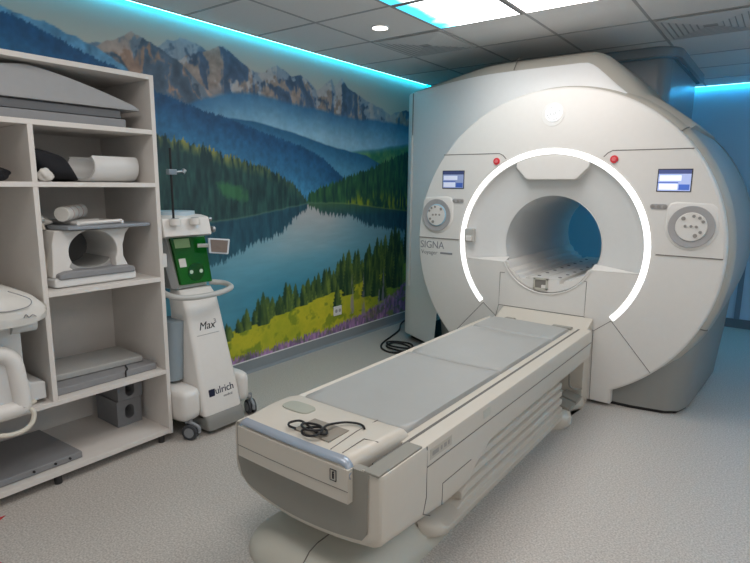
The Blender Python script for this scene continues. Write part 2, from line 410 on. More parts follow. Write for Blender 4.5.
    for (c2, zb, h) in [(4.1, .25, .4), (4.28, .2, .45), (4.62, .25, .4), (4.55, .2, .3)]:
        m_ = soft(.035*(1-np.clip((Zg-zb)/h, 0, 1))-np.abs(Yg-c2), .01)*(Zg > zb)*(Zg < zb+h)*soft(nv-.45, .2)*.7
        img = put(img, m_, C('#8e86a8')*np.ones((H, W, 1)))
    img = np.clip(img, 0, 1)
    gray = img.mean(axis=2, keepdims=True); img = np.clip(gray+(img-gray)*1.18, 0, 1)
    img = img**.86
    linc = np.where(img <= .04045, img/12.92, ((img+.055)/1.055)**2.4)
    me = bpy.data.meshes.new('mural')
    co = np.stack([np.full((H, W), XW), Yg, Zg], -1).reshape(-1, 3).astype(np.float32)
    # a back row gives the printed sheet its thickness
    me.vertices.add(H*W); me.vertices.foreach_set('co', co.ravel())
    I = np.arange(H*W).reshape(H, W)
    q = np.stack([I[:-1, :-1], I[:-1, 1:], I[1:, 1:], I[1:, :-1]], -1).reshape(-1, 4)
    nf = len(q); me.loops.add(nf*4); me.polygons.add(nf)
    me.loops.foreach_set('vertex_index', q.ravel().astype(np.int32))
    me.polygons.foreach_set('loop_start', np.arange(0, nf*4, 4, dtype=np.int32))
    me.update(calc_edges=True)
    at = me.color_attributes.new('print', 'FLOAT_COLOR', 'POINT')
    at.data.foreach_set('color', np.concatenate([linc, np.ones((H, W, 1))], -1).astype(np.float32).ravel())
    m = bpy.data.materials.new('mural_print'); m.use_nodes = True; nt = m.node_tree; b = nt.nodes['Principled BSDF']
    a = nt.nodes.new('ShaderNodeVertexColor'); a.layer_name = 'print'
    nt.links.new(a.outputs['Color'], b.inputs['Base Color']); b.inputs['Roughness'].default_value = .55
    return link('wall_mural', me, m)
o = mural(); tag(o, 'wall-length printed mural of mountains, forest, lake and flower meadow', 'mural')

# ------------------------------------------------------------------ LED strips, ceiling lights, grilles
g = G(); g.box(CX0-.012, CX0-.003, YF+.05, 5.3, ZC-.003, ZC+.008)
t = thing('led_strip', (CX0, 2, ZC), 'long cyan LED strip along ceiling edge above the mural', 'led strip')
g.build('light_line', M['ledcore'], t, smooth=False)
G().box(CX0-.03, CX0-.014, YF+.05, CY1, ZC-.001, ZC+.012).build('glow_line', M['led'], t, smooth=False)
t = thing('led_strip', (0, CY1, ZC), 'short cyan LED strip at ceiling edge on back wall right of scanner', 'led strip')
G().box(-2.9, XR-.05, CY1+.003, CY1+.012, ZC-.003, ZC+.008).build('light_line', M['ledcore'], t, smooth=False)
G().box(-2.9, XR-.05, CY1+.014, CY1+.03, ZC-.001, ZC+.012).build('glow_line', M['ledback'], t, smooth=False)

t = thing('led_strip', (XR, 5, ZC), 'added unseen blue LED strip along the right wall, lighting the scanner rear', 'led strip')
G().box(XR-.03, XR-.008, 2.6, CY1-.05, ZC-.014, ZC-.001).build('glow_line', M['ledback'], t, smooth=False)  # added strip out of view, throws blue light behind the scanner

def sky_panel_mat():
    m = bpy.data.materials.new('lit_sky_print'); m.use_nodes = True; nt = m.node_tree; b = nt.nodes['Principled BSDF']
    tc = nt.nodes.new('ShaderNodeTexCoord'); n = nt.nodes.new('ShaderNodeTexNoise'); n.inputs['Scale'].default_value = 5; n.inputs['Detail'].default_value = 5
    sp = nt.nodes.new('ShaderNodeSeparateXYZ')
    nt.links.new(tc.outputs['Object'], n.inputs['Vector']); nt.links.new(tc.outputs['Object'], sp.inputs[0])
    # blue sky occupies the left strip of the picture, clouds the rest
    m1 = nt.nodes.new('ShaderNodeMath'); m1.operation = 'MULTIPLY_ADD'; m1.inputs[1].default_value = 3.4; m1.inputs[2].default_value = 6.75
    nt.links.new(sp.outputs[0], m1.inputs[0])
    ad = nt.nodes.new('ShaderNodeMath'); ad.operation = 'MULTIPLY_ADD'; ad.inputs[1].default_value = .9
    yy = nt.nodes.new('ShaderNodeMath'); yy.operation = 'MULTIPLY_ADD'; yy.inputs[1].default_value = .35; yy.inputs[2].default_value = -1.05
    nt.links.new(sp.outputs[1], yy.inputs[0])
    a2 = nt.nodes.new('ShaderNodeMath'); a2.operation = 'ADD'; nt.links.new(m1.outputs[0], a2.inputs[0]); nt.links.new(yy.outputs[0], a2.inputs[1])
    nt.links.new(n.outputs['Fac'], ad.inputs[0]); nt.links.new(a2.outputs[0], ad.inputs[2])
    r = nt.nodes.new('ShaderNodeValToRGB'); e = r.color_ramp.elements
    e[0].position = .45; e[0].color = (.05, .42, .62, 1); e[1].position = .72; e[1].color = (1, 1, 1, 1)
    k = r.color_ramp.elements.new(.58); k.color = (.25, .8, .9, 1)
    nt.links.new(ad.outputs[0], r.inputs[0])
    nt.links.new(r.outputs[0], b.inputs['Emission Color']); nt.links.new(r.outputs[0], b.inputs['Base Color'])
    lo = nt.nodes.new('ShaderNodeMath'); lo.operation = 'POWER'; lo.inputs[1].default_value = 2
    bw = nt.nodes.new('ShaderNodeRGBToBW'); nt.links.new(r.outputs[0], bw.inputs[0]); nt.links.new(bw.outputs[0], lo.inputs[0])
    st = nt.nodes.new('ShaderNodeMath'); st.operation = 'MULTIPLY_ADD'; st.inputs[1].default_value = PANEL_E-1.5; st.inputs[2].default_value = 1.5
    nt.links.new(lo.outputs[0], st.inputs[0]); nt.links.new(st.outputs[0], b.inputs['Emission Strength'])
    return m
M['sky'] = sky_panel_mat()
M['panelw'] = mat('lit_white_panel', '#ffffff', .5, emit='#fff6f1', es=PANEL_E)
M['panelnear'] = mat('added_fill_panel', '#ffffff', .5, emit='#fff6f1', es=PANEL_NEAR)
def light_panel(i, j, label, m):
    x0, y0 = -3.30+.61*i+.018, 2.905+.605*j+.018
    x1, y1 = x0+.61-.036, y0+.605-.036
    t = thing('ceiling_light_panel', ((x0+x1)/2, (y0+y1)/2, ZC), label, 'ceiling light', 'luminous ceiling panels')
    g = G()
    for b in ((x0-.006, x1+.006, y0-.006, y0+.004), (x0-.006, x1+.006, y1-.004, y1+.006), (x0-.006, x0+.004, y0, y1), (x1-.004, x1+.006, y0, y1)):
        g.box(*b, ZC-.008, ZC)
    g.build('frame', M['tbar'], t, smooth=False)
    me = bpy.data.meshes.new('diffuser'); me.from_pydata([(x0, y0, ZC-.006), (x0, y1, ZC-.006), (x1, y1, ZC-.006), (x1, y0, ZC-.006)], [], [(0, 1, 2, 3)])
    link('diffuser', me, m, t)
light_panel(2, 0, 'lit ceiling panel with blue sky and clouds, directly behind the square air grille near the downlight', M['sky'])
light_panel(3, 0, 'lit white ceiling panel to the right of the sky picture panel, nearest the scanner top', M['panelw'])
light_panel(2, -1, 'lit ceiling panel with blue sky corner, cut by the top edge of the picture', M['sky'])
light_panel(3, -1, 'lit white ceiling panel further from scanner, right column above the camera side', M['panelw'])
for i_, j_, lb_ in ((2, -4, 'added unseen fill light panel above the shelving side, further from scanner'), (3, -4, 'added unseen fill light panel near the table foot, nearest the camera'),
                    (6, -4, 'added unseen fill light panel right of the camera, nearer the window-less right wall'), (7, -4, 'added unseen fill light panel right of the camera beside the right wall'),
                    (7, -1, 'added unseen fill light panel right of the scanner table by the right wall, far row'), (7, 0, 'added unseen fill light panel right of the scanner, beside the right wall'),
                    (7, -7, 'added unseen fill light panel behind the camera in the right corner')):
    light_panel(i_, j_, lb_, M['panelnear'] if j_ < -1 else M['panelw'])  # these panels are added out of view as fill light
# round downlight
t = thing('downlight', (-2.397, 3.238, ZC), 'small round lit downlight in the tile beside the sky panel', 'downlight')
g = G(); g.cyl((-2.397, 3.238, ZC-.008), (-2.397, 3.238, ZC), .062, n=40); g.build('bezel', M['trimw'], t)
g = G(); g.cyl((-2.397, 3.238, ZC-.010), (-2.397, 3.238, ZC-.007), .052, n=40); g.build('lens', M['down'], t)
def grille(x0, y0, label):
    x1, y1 = x0+.61, y0+.605; cx, cyy = (x0+x1)/2, (y0+y1)/2
    t = thing('air_grille', (cx, cyy, ZC), label, 'vent')
    G().box(x0+.03, x1-.03, y0+.03, y1-.03, ZC-.006, ZC-.002).build('backing', M['ventdark'], t, smooth=False)
    g = G()
    for k in range(7):
        a = .285-.036*k; b = a-.027
        # each louvre: a square ring sloping down towards the middle
        for (p, q, zz0, zz1) in ((a, b, ZC-.006, ZC-.012),):
            R = [(cx-p, cyy-p), (cx+p, cyy-p), (cx+p, cyy+p), (cx-p, cyy+p)]; S = [(cx-q, cyy-q), (cx+q, cyy-q), (cx+q, cyy+q), (cx-q, cyy+q)]
            g.loft([[(x, y_, zz0) for x, y_ in R], [(x, y_, zz0-.003) for x, y_ in R], [(x, y_, zz1) for x, y_ in S], [(x, y_, zz1+.003) for x, y_ in S], [(x, y_, zz0) for x, y_ in R]], caps=False)
    g.build('louvres', M['vent'], t, smooth=False)
grille(-2.69, 3.51, 'square louvred air grille in the ceiling beside the downlight')
grille(-.86, 4.115, 'square louvred air grille in the ceiling at the upper right corner')

# ================================================================== MRI SCANNER
MX, MZ, MY = -1.357, 1.08, 3.858
mri = thing('mri_scanner', (MX, 4.5, 0), 'large white MRI scanner with round bore and glowing white light ring', 'mri scanner')
P = lambda u, v, y=MY: (MX+u, y, MZ+v)
def arc(R, a0, a1, n, cu=0, cv=0): return [(cu+R*math.cos(math.radians(a0+(a1-a0)*i/n)), cv+R*math.sin(math.radians(a0+(a1-a0)*i/n))) for i in range(n+1)]
RB = .348; BV = .01       # bore radius, bore centre slightly above disc centre
LV = .943-MZ              # ledge height relative to centre
# outer outline of the front cover: disc with straight legs at the bottom
FR = 1.085; ua = .505; aa = math.degrees(math.acos(ua/FR))
RO = .640; la = math.degrees(math.asin(LV/RO))
def plate_outline(R, drop=.02):
    a = math.degrees(math.acos(ua/R))
    return arc(R, -a, 180+a, 120)+[(-ua, -MZ+drop), (ua, -MZ+drop)]
# hole outline: upper segment of the light ring circle, ledge, and the lower half of the bore
lb = math.degrees(math.asin((LV-BV)/RB))
hole = arc(RO, la, 180-la, 110)+arc(RB, 180-lb, 360+lb, 50, 0, BV)
def ringfill(name, outer, inner, y0, y1, m, parent, rim=.022, bev=True):
    """plate with a hole: front face triangulated, outer edge rounded"""
    bm = bmesh.new()
    def loop(pts, y):
        vs = [bm.verts.new(P(u, v, y)) for u, v in pts]
        return vs, [bm.edges.new((vs[i], vs[(i+1) % len(vs)])) for i in range(len(vs))]
    K = len(outer)
    def shrink(pts, d):
        out = []
        for i in range(K):
            a = Vector(pts[i-1]); b = Vector(pts[i]); c = Vector(pts[(i+1) % K])
            t1 = (b-a).normalized(); t2 = (c-b).normalized(); n = Vector((-(t1+t2).y, (t1+t2).x)).normalized()
            out.append(tuple(b+n*d))
        return out
    o0, e0 = loop(shrink(outer, rim), y0); i0, f0 = loop(inner, y0)
    bmesh.ops.triangle_fill(bm, use_beauty=True, edges=e0+f0)
    prev = o0
    for t_ in (.4, .75, 1.0):
        a = t_*PI/2; vs, _ = loop(shrink(outer, rim*(1-math.sin(a))), y0+rim*(1-math.cos(a)))
        for i in range(K): bm.faces.new((prev[i], prev[(i+1) % K], vs[(i+1) % K], vs[i]))
        prev = vs
    vs, _ = loop(outer, y1)
    for i in range(K): bm.faces.new((prev[i], prev[(i+1) % K], vs[(i+1) % K], vs[i]))
    iv, _ = loop(inner, y0+.06); n = len(inner)
    for i in range(n): bm.faces.new((i0[i], i0[(i+1) % n], iv[(i+1) % n], iv[i]))
    bmesh.ops.recalc_face_normals(bm, faces=bm.faces)
    g = G(); g.bm.free(); g.bm = bm
    return g.build(name, m, parent, angle=50)
front = ringfill('front_cover', plate_outline(FR), hole, MY, 3.95, M['white'], mri)
# funnel between light ring and bore
g = G(); rings = []
N = 96; prof = [(0, .004), (.06, .03), (.2, .05), (.45, .066), (.7, .078), (.9, .088), (1, .1)]
DEP = .09
lbi = math.degrees(math.asin((LV-BV)/RB))
for t_, d in prof:
    r = []
    for i in range(N+1):
        s = i/N; a = math.radians(la+(180-2*la)*s); b = math.radians(lbi+(180-2*lbi)*s)
        uo, vo = RO*math.cos(a), RO*math.sin(a); ui, vi = RB*math.cos(b), BV+RB*math.sin(b)
        r.append(P(uo*(1-t_)+ui*t_, vo*(1-t_)+vi*t_, MY+d))
    rings.append(r)
g.loft(rings, closed=False); g.build('bore_funnel', M['white2'], mri, normals=True, angle=60)
# ledges left and right
for s in (-1, 1):
    g = G(); u0, u1 = s*.63, s*(RB*math.cos(math.radians(lbi))-.002)
    g.poly([P(u0, LV, MY-.0005), P(u1, LV, MY-.0005), P(u1, LV+.03, MY+.095), P(s*.45, LV+.018, MY+.068), P(u0, LV, MY+.012)], [(0, 1, 2, 3, 4)])
    g.build('funnel_ledge', M['white'], mri)
# hood on top of the funnel
g = G(); hood = [(-.262, .552), (-.245, .535), (-.192, .478), (-.17, .468), (.158, .468), (.178, .478), (.232, .535), (.25, .552)]
at = arc(.642, 67, 114, 14)
g.prism([(MX+u, MZ+v) for u, v in hood+at], 1, MY, MY+.075); g.build('funnel_hood', M['white'], mri, bevel=.008)
# light ring
g = G(); a0, a1 = -43.5, 223.5; n = 150; rings = []
for i in range(n+1):
    a = math.radians(a0+(a1-a0)*i/n); c, s = math.cos(a), math.sin(a)
    rings.append([P(r*c-.008, r*s, yy) for r, yy in ((.642, MY+.004), (.644, MY-.003), (.652, MY-.006), (.674, MY-.006), (.681, MY-.003), (.683, MY+.004))])
g.loft(rings); g.build('light_ring', M['ring'], mri)
# bore tube
g = G(); rings = []
for yy in (MY+.09, 4.2, 4.6, 5.0, 5.42):
    rings.append([P(RB*math.cos(2*PI*i/72), BV+RB*math.sin(2*PI*i/72), yy) for i in range(72)])
g.loft(rings, caps=False)
rings = [[P(r*math.cos(2*PI*i/72), BV+r*math.sin(2*PI*i/72), yy) for i in range(72)] for r, yy in ((RB, 5.42), (RB+.05, 5.46), (RB+.2, 5.52), (.9, 5.52), (1.08, 5.46), (1.138, 5.35))]
g.loft(rings, caps=False)
g.build('bore_tube', M['white2'], mri, angle=60)
g = G(); rings = []
for i in range(97):
    a = 2*PI*i/96; rings.append([P(r*math.cos(a), r*math.sin(a), yy) for r, yy in ((.56, 5.518), (.562, 5.53), (.60, 5.53), (.602, 5.518))])
g.loft(rings, caps=False); g.build('added_rear_ring', mat('blue_fill_light', '#38b6ff', .5, emit='#62ccf8', es=4.5), mri)  # glowing ring added on the unseen rear, lights the back wall blue
# body shell, annular drum
g = G(); rings = []
cut = -.86
for r, yy in ((1.02, 3.93), (1.085, 3.945), (1.10, 3.96), (1.115, 3.985), (1.122, 4.02), (1.135, 4.12), (1.138, 5.36)):
    rings.append([P(r*math.cos(math.radians(-48+276*i/120)), r*math.sin(math.radians(-48+276*i/120)), yy) for i in range(121)])
g.loft(rings[:5], closed=False, mi=0); g.loft(rings[4:], closed=False, mi=1)
g.build('drum_shell', [M['band'], M['body']], mri, angle=60)
# foot, grey pedestal under the drum
def foot_ring(z, k):
    return [(MX-.50, 3.93, z), (MX+.50, 3.93, z), (MX+.62, 3.93, z), (MX+.83+.03*k, 3.965, z), (MX+.905+.05*k, 4.02, z), (MX+.945+.07*k, 4.16, z), (MX+1.0+.07*k, 5.1, z), (MX+.97+.06*k, 5.22, z), (MX+.85, 5.27, z), (MX-.85, 5.27, z), (MX-.97-.1*k, 5.22, z), (MX-1.0-.1*k, 4.2, z), (MX-.9, 4.06, z), (MX-.62, 3.94, z)]
g = G()
def fr(z):
    r = []
    for (x, y_, zz) in foot_ring(z, min(1, z/.75)):
        u = x-MX
        r.append((x, y_, z))
    return r
# stop the pedestal under the drum: height limited by the circle
def hmax(u):
    u = abs(u); return MZ-math.sqrt(max(.0, 1.12**2-min(u, 1.119)**2)) if u > .35 else .0
rings = [foot_ring(z, min(1, z/.75)) for z in (.025, .035, .2, .4)]
topr = []
for (x, y_, z) in foot_ring(.8, 1): topr.append((x, y_, max(.42, min(.85, hmax(x-MX)+.12))))
rings.append(topr)
g.loft(rings); g.build('pedestal', M['foot'], mri, angle=50)
g = G(); g.loft([[(MX+(x-MX)*.985, y_+.012 if y_ < 4.5 else y_-.01, z) for x, y_, _ in foot_ring(0, 0)] for z in (0, .027)]); g.build('plinth', M['black'], mri)
# shoulder cover: curved sheet that sweeps back on the left, with a rounded corner on the right
plan = [(-2.98, 5.2), (-2.975, 4.9), (-2.965, 4.6), (-2.95, 4.47), (-2.93, 4.425), (-2.88, 4.385), (-2.78, 4.335), (-2.62, 4.255), (-2.45, 4.175), (-2.3, 4.105), (-2.15, 4.045), (-2.05, 4.012), (-1.95, 3.988), (-1.85, 3.974), (-1.7, 3.968), (-1.5, 3.968), (-1.35, 3.968), (-1.25, 3.968), (-1.2, 3.968), (-1.165, 3.968), (-1.13, 3.968), (-1.08, 3.968), (-1.0, 3.968), (-.92, 3.968), (-.84, 3.968), (-.76, 3.968)]
tz = {-1.2: 2.326, -1.165: 2.31, -1.13: 2.285, -1.08: 2.24, -1.0: 2.165, -.92: 2.09, -.84: 2.045, -.76: 2.0}
def ztop(x): return tz.get(x, 2.33)
g = G(); rows = [[], [], [], [], [], []]
plan = [p for p in plan if p[0] < -.93]
for i, (x, y_) in enumerate(plan):
    zt = ztop(x); u = abs(x-MX); zb = .07 if u > .96 else MZ+math.sqrt(1.0**2-u*u)
    q0 = Vector(plan[max(0, i-1)]); q1 = Vector(plan[min(len(plan)-1, i+1)]); d = (q1-q0).normalized(); nb = Vector((-d.y, d.x))
    k = 1 if x > -2.0 else max(.3, 1-(-2.0-x)*.8)
    bk = lambda t_: (x+nb.x*t_, y_+nb.y*t_)
    bh = .085*k
    sx_ = 0 if x <= -1.25 else min(1, (x+1.25)/.12)*.045
    rows[0].append((x, y_, zb)); rows[1].append((x, y_, zt-.015)); rows[2].append((*bk(.012), zt))
    p = bk(.05); rows[3].append((p[0]+sx_*.6, p[1], zt+bh*.62))
    p = bk(.11); rows[4].append((p[0]+sx_, p[1], zt+bh)); rows[5].append((p[0]+sx_, 5.15, zt+bh))
for a in (63, 59, 55, 51, 47, 44.5):
    t_ = math.radians(a); c, q = math.cos(t_), math.sin(t_)
    for rw, r, yy in zip(rows, (1.0, 1.08, 1.086, 1.118, 1.155, 1.155), (3.968, 3.968, 3.975, 4.01, 4.07, 5.15)): rw.append(P(r*c, r*q, yy))
g.loft([rows[0], rows[1], rows[2]], closed=False, mi=0); g.loft(rows[2:], closed=False, mi=1)
g.poly([rw[-1] for rw in rows]+[P(1.0*c, 1.0*q, 5.15)], [(0, 1, 2, 3, 4, 5, 6)], 1)
sh = g.build('shoulder_cover', [M['shoulder'], M['band']], mri, angle=60)
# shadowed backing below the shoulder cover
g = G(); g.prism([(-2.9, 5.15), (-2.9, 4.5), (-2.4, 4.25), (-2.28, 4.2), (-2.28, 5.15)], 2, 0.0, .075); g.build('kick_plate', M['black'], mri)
def seam(pts, parent=mri, r=.0022, name='panel_seam', y=MY-.0005, sm=0):
    G().tube([P(u, v, y) for u, v in pts], r, 6, smooth=sm).build(name, M['seam'], parent)
UV = lambda x, z: (x-MX, z-MZ)
seam([UV(-.996, .521), UV(-.885, .61)]); seam([UV(-.996, .521), UV(-.985, .02)])
seam([UV(-.885, .61), UV(-.616, .30)]); seam([UV(-1.829, .61), UV(-2.1, .30)]); seam([UV(-1.829, .61), UV(-1.72, .521), UV(-1.72, .1)])
seam([UV(-1.700, .861), UV(-1.700, .611), UV(-1.064, .611), UV(-1.064, .857)]); seam([UV(-1.064, .611), UV(-.996, .521)]); seam([UV(-1.70, .611), UV(-1.72, .521)])
seam([UV(-1.70, .861), UV(-1.664, .861)]); seam([UV(-1.064, .861), UV(-1.09, .861)])
# seams across the band on the drum and the shoulder
g = G(); a = math.radians(45)
g.tube([P(r*math.cos(a), r*math.sin(a), y_-.002) for r, y_ in ((1.087, 3.94), (1.102, 3.96), (1.118, 3.985), (1.125, 4.02))], .004, 6); g.build('panel_seam', M['seam'], mri)
g = G(); a = math.radians(-25)
g.tube([P(r*math.cos(a), r*math.sin(a), y_-.002) for r, y_ in ((1.087, 3.94), (1.102, 3.96), (1.118, 3.985), (1.125, 4.02))], .0035, 6); g.build('panel_seam', M['seam'], mri)
G().tube([(-1.72, 3.966, 2.335), (-1.72, 4.015, 2.40), (-1.72, 4.075, 2.436)], .0035, 6).build('panel_seam', M['seam'], mri)
# vertical slot on the left of the shoulder cover
G().tube([(-2.845, 4.362, 2.32), (-2.845, 4.362, 1.95)], .004, 6).build('panel_seam', M['seam'], mri)
G().box(-2.852, -2.836, 4.352, 4.362, .55, 1.95).build('edge_strip', M['white'], mri, bevel=.003)

# control panels
def control_panel(side):
    pts = arc(1.068, 0.3, 37.9, 24)+[(.394, .656), (.365, .64), (.325, .605)]
    # inner edge follows the light ring
    inner = arc(.70, 60.5, .4, 30)
    out = [(MX+side*u, MZ+v) for u, v in pts+inner]
    g = G(); g.prism(out, 1, MY-.003, MY+.001)
    cp = g.build('control_panel', M['white'], mri)
    sm = [P(side*u, v, MY-.003) for u, v in [(.705, .002), (1.07, .002)]]
    G().tube(sm, .003, 6).build('panel_seam', M['seam'], cp)
    G().tube([P(side*u, v, MY-.003) for u, v in [(.34, .616), (.365, .642), (.394, .656), (.858, .656)]], .003, 6).build('panel_seam', M['seam'], cp)
    # screen
    cx_ = .768 if side > 0 else .77
    hw = .09; z0, z1 = .402, .530
    X = lambda u: MX+side*cx_+u
    G().box(X(-hw-.006), X(hw+.006), MY-.006, MY, MZ+z0-.006, MZ+z1+.006).build('screen_frame', M['dark'], cp, bevel=.002)
    g = G(); g.box(X(-hw), X(hw), MY-.0075, MY-.005, MZ+z0, MZ+z1)
    g.mi = 1; g.box(X(-hw), X(hw), MY-.0085, MY-.007, MZ+z1-.024, MZ+z1)
    g.mi = 2; g.box(X(-hw+.008), X(hw*.42), MY-.0085, MY-.007, MZ+z0+.062, MZ+z1-.034)
    g.box(X(-hw+.008), X(hw*.22), MY-.0085, MY-.007, MZ+z0+.008, MZ+z0+.044)
    g.mi = 3; g.box(X(hw*.3), X(hw-.005), MY-.0085, MY-.007, MZ+z0+.006, MZ+z0+.04); g.box(X(-hw), X(hw*.25), MY-.0086, MY-.007, MZ+z0+.047, MZ+z0+.053)
    k = .85 if side > 0 else .3
    g.build('screen', [mat('screen_base', '#7f8fb8', .3, emit='#aab6dc', es=.75*k), mat('screen_bar', '#3d466e', .3, emit='#4b5688', es=.6*k), mat('screen_window', '#c9d0e6', .3, emit='#e4e9fa', es=.85*k), mat('screen_blue', '#3f5da8', .3, emit='#4a6ac0', es=.6*k)], cp, smooth=False)
    # raised surround and dial
    dc = .886 if side > 0 else .905; dz = .187
    X = lambda u: MX+side*dc+side*u
    fair = arc(.146, -175, 15, 24)+[(.128, .12), (.10, .142), (-.09, .15), (-.125, .14), (-.143, .11)]
    g = G(); N = len(fair); rings = []
    for k_, yy in ((1.0, MY-.003), (.97, MY-.008), (.92, MY-.011)):
        rings.append([(X(u*k_), yy, MZ+dz+v*k_) for u, v in fair])
    g.loft(rings); g.build('dial_surround', M['white'], cp, angle=60)
    g = G(); rings = []
    for r, yy in ((.128, MY-.014), (.126, MY-.020), (.118, MY-.020), (.088, MY-.012), (.086, MY-.012)):
        rings.append([(X(r*math.cos(2*PI*i/48)), yy, MZ+dz+r*math.sin(2*PI*i/48)) for i in range(48)])
    g.loft(rings, caps=False); g.build('dial_rim', M['recess'], cp, angle=50)
    G().cyl((X(0), MY-.014, MZ+dz), (X(0), MY-.022, MZ+dz), .088, .084, n=48).build('dial_face', M['white'] if side > 0 else M['blueglow'], cp)
    if side < 0: G().cyl((X(0), MY-.020, MZ+dz), (X(0), MY-.0235, MZ+dz), .08, n=48).build('dial_disc', M['white'], cp)
    for (bu, bv, r) in ((-.045, .05, .013), (.01, .066, .010), (.042, .056, .010), (.062, .034, .010), (-.032, .004, .009), (0, .004, .009), (.028, .002, .009), (.052, -.03, .010), (.026, -.052, .013)):
        bu *= side
        G().cyl((X(0)+bu, MY-.020, MZ+dz+bv), (X(0)+bu, MY-.028, MZ+dz+bv), r, r*.85, n=16).build('button', M['btn'], cp)
    bc = .675 if side > 0 else .70
    g = G(); pill = arc(.016, -90, 90, 8, .034, 0)+arc(.016, 90, 270, 8, -.034, 0)
    bc += .02
    g.prism([(MX+side*bc+u, MZ+.304+v) for u, v in pill], 1, MY-.007, MY-.002); g.build('button_strip', M['recess'], cp)
    for k_ in (-1, 0, 1):
        xx = MX+side*bc+.034*k_
        G().cyl((xx, MY-.006, MZ+.304), (xx, MY-.012, MZ+.304), .012, .010, n=16).build('button', M['btn'], cp)
control_panel(1); control_panel(-1)
for x in (-.95, -1.77):
    e = G().cyl((x, MY+.001, 1.68), (x, MY-.012, 1.68), .026, .024, n=28).build('emergency_button', M['red'], mri)
    G().cyl((x, MY-.012, 1.68), (x, MY-.017, 1.68), .014, .012, n=20).build('button_cap', mat('pale_red', '#e5777b', .4), e)
# lit emblem
e = G().cyl((MX-.01, MY+.001, 1.995), (MX-.01, MY-.010, 1.995), .06, .054, n=40).build('emblem', M['logo'], mri)
g = G(); ec = (MX-.01, 1.995)
g.tube([(ec[0]+.043*math.cos(2*PI*i/32), MY-.0105, ec[1]+.043*math.sin(2*PI*i/32)) for i in range(32)], .002, 6, closed=True)
for k in range(4):
    a = PI/4+k*PI/2
    g.tube([(ec[0]+r*math.cos(a+b), MY-.0105, ec[1]+r*math.sin(a+b)) for r, b in ((.040, -.5), (.031, -.15), (.031, .25), (.037, .4))], .0013, 6, smooth=4)
g.build('emblem_ring', M['logog'], e)
text('emblem_letters', 'GE', .042, (ec[0]-.028, MY-.010, ec[1]-.015), (1, 0, 0), (0, 0, 1), M['logog'], e, shear=.3)
bw_ = G(); bw_.cyl((ec[0]-.006, MY+.0015, ec[1]-.006), (ec[0]-.006, MY-.003, ec[1]-.006), .078, n=40); bw_.build('emblem_surround', mat('emblem_surround', '#eeedea', .35), e)
# lettering
text('model_lettering', 'SIGNA', .083, (-2.415, MY, .998), (1, 0, 0), (0, 0, 1), M['text'], mri, sx=.93)
text('series_lettering', 'Voyager', .046, (-2.405, MY, .948), (1, 0, 0), (0, 0, 1), M['text'], mri)
G().box(-2.225, -2.115, MY-.002, MY+.001, .956, .971).build('label_bar', M['text'], mri)
# small sensor box on the left of the funnel
sb = G().box(-2.005, -1.925, MY-.02, MY+.02, 1.075, 1.175).build('sensor_box', mat('sensor_grey', '#b9b6b0', .5), mri, bevel=.006)
G().box(-1.985, -1.94, MY-.038, MY-.018, 1.082, 1.122).build('sensor_lens', M['white'], sb, bevel=.004)
# bridge with grooved rails inside the bore
prof = [(-.318, -.135), (-.30, -.135), (-.285, -.165), (-.272, -.165), (-.262, -.20), (-.21, -.215), (-.205, -.235), (-.13, -.235), (-.12, -.262), (-.10, -.275), (.12, -.275), (.13, -.245), (.14, -.235), (.19, -.235), (.2, -.21), (.25, -.195), (.285, -.165), (.30, -.135), (.318, -.135)]
prof = [(u, v+.012) for u, v in prof]
low = arc(RB-.006, -26, -154, 30, 0, BV)
prof2 = [(-.312, -.128), (-.285, -.150), (-.27, -.185), (-.235, -.20), (-.225, -.222), (-.20, -.228), (-.19, -.250), (-.15, -.250), (-.145, -.234), (-.135, -.234), (-.13, -.250), (-.125, -.250), (-.12, -.234), (-.03, -.234), (-.025, -.240), (.02, -.240), (.025, -.234), (.10, -.234), (.105, -.262), (.135, -.262), (.14, -.236), (.19, -.230), (.215, -.205), (.27, -.185), (.285, -.150), (.312, -.128)]
g = G(); g.prism([(MX+u, MZ+v) for u, v in prof2+low], 1, MY+.012, 5.40)
br = g.build('bore_bridge', M['white'], mri, angle=30)
for k in range(8):
    for uu in (-.085, .07):
        yy = 3.98+.17*k
        G().cyl((MX+uu+.0, yy, MZ-.2335), (MX+uu, yy, MZ-.2315), .013, n=14).build('bolt_hole', M['dark'], br)
g = G(); cxs, czs = MX-.03, .807
for b in ((-.052, -.040, -.04, .04), (.040, .052, -.04, .04), (-.052, .052, .030, .042), (-.052, .052, -.042, -.030)):
    g.box(cxs+b[0], cxs+b[1], MY-.004, MY+.02, czs+b[2], czs+b[3])
so = g.build('latch_socket', M['tgreen'], mri)
G().box(cxs-.042, cxs+.042, MY+.002, MY+.011, czs-.032, czs+.032).build('socket_back', mat('socket_shade', '#837f78', .6), so)
G().box(cxs+.008, cxs+.04, MY-.006, MY+.004, czs-.03, czs-.006).build('latch', M['white'], so, bevel=.003)
# lip of the cradle opening
G().tube([P(u, v, MY-.001) for u, v in arc(RB+.004, -25, -155, 40, 0, BV)], .006, 8).build('opening_lip', M['white'], mri)

# ================================================================== PATIENT TABLE
TX = -1.357
tab = thing('patient_table', (TX, 2.6, 0), 'long white patient table with grey pads docked at the scanner bore', 'patient table')
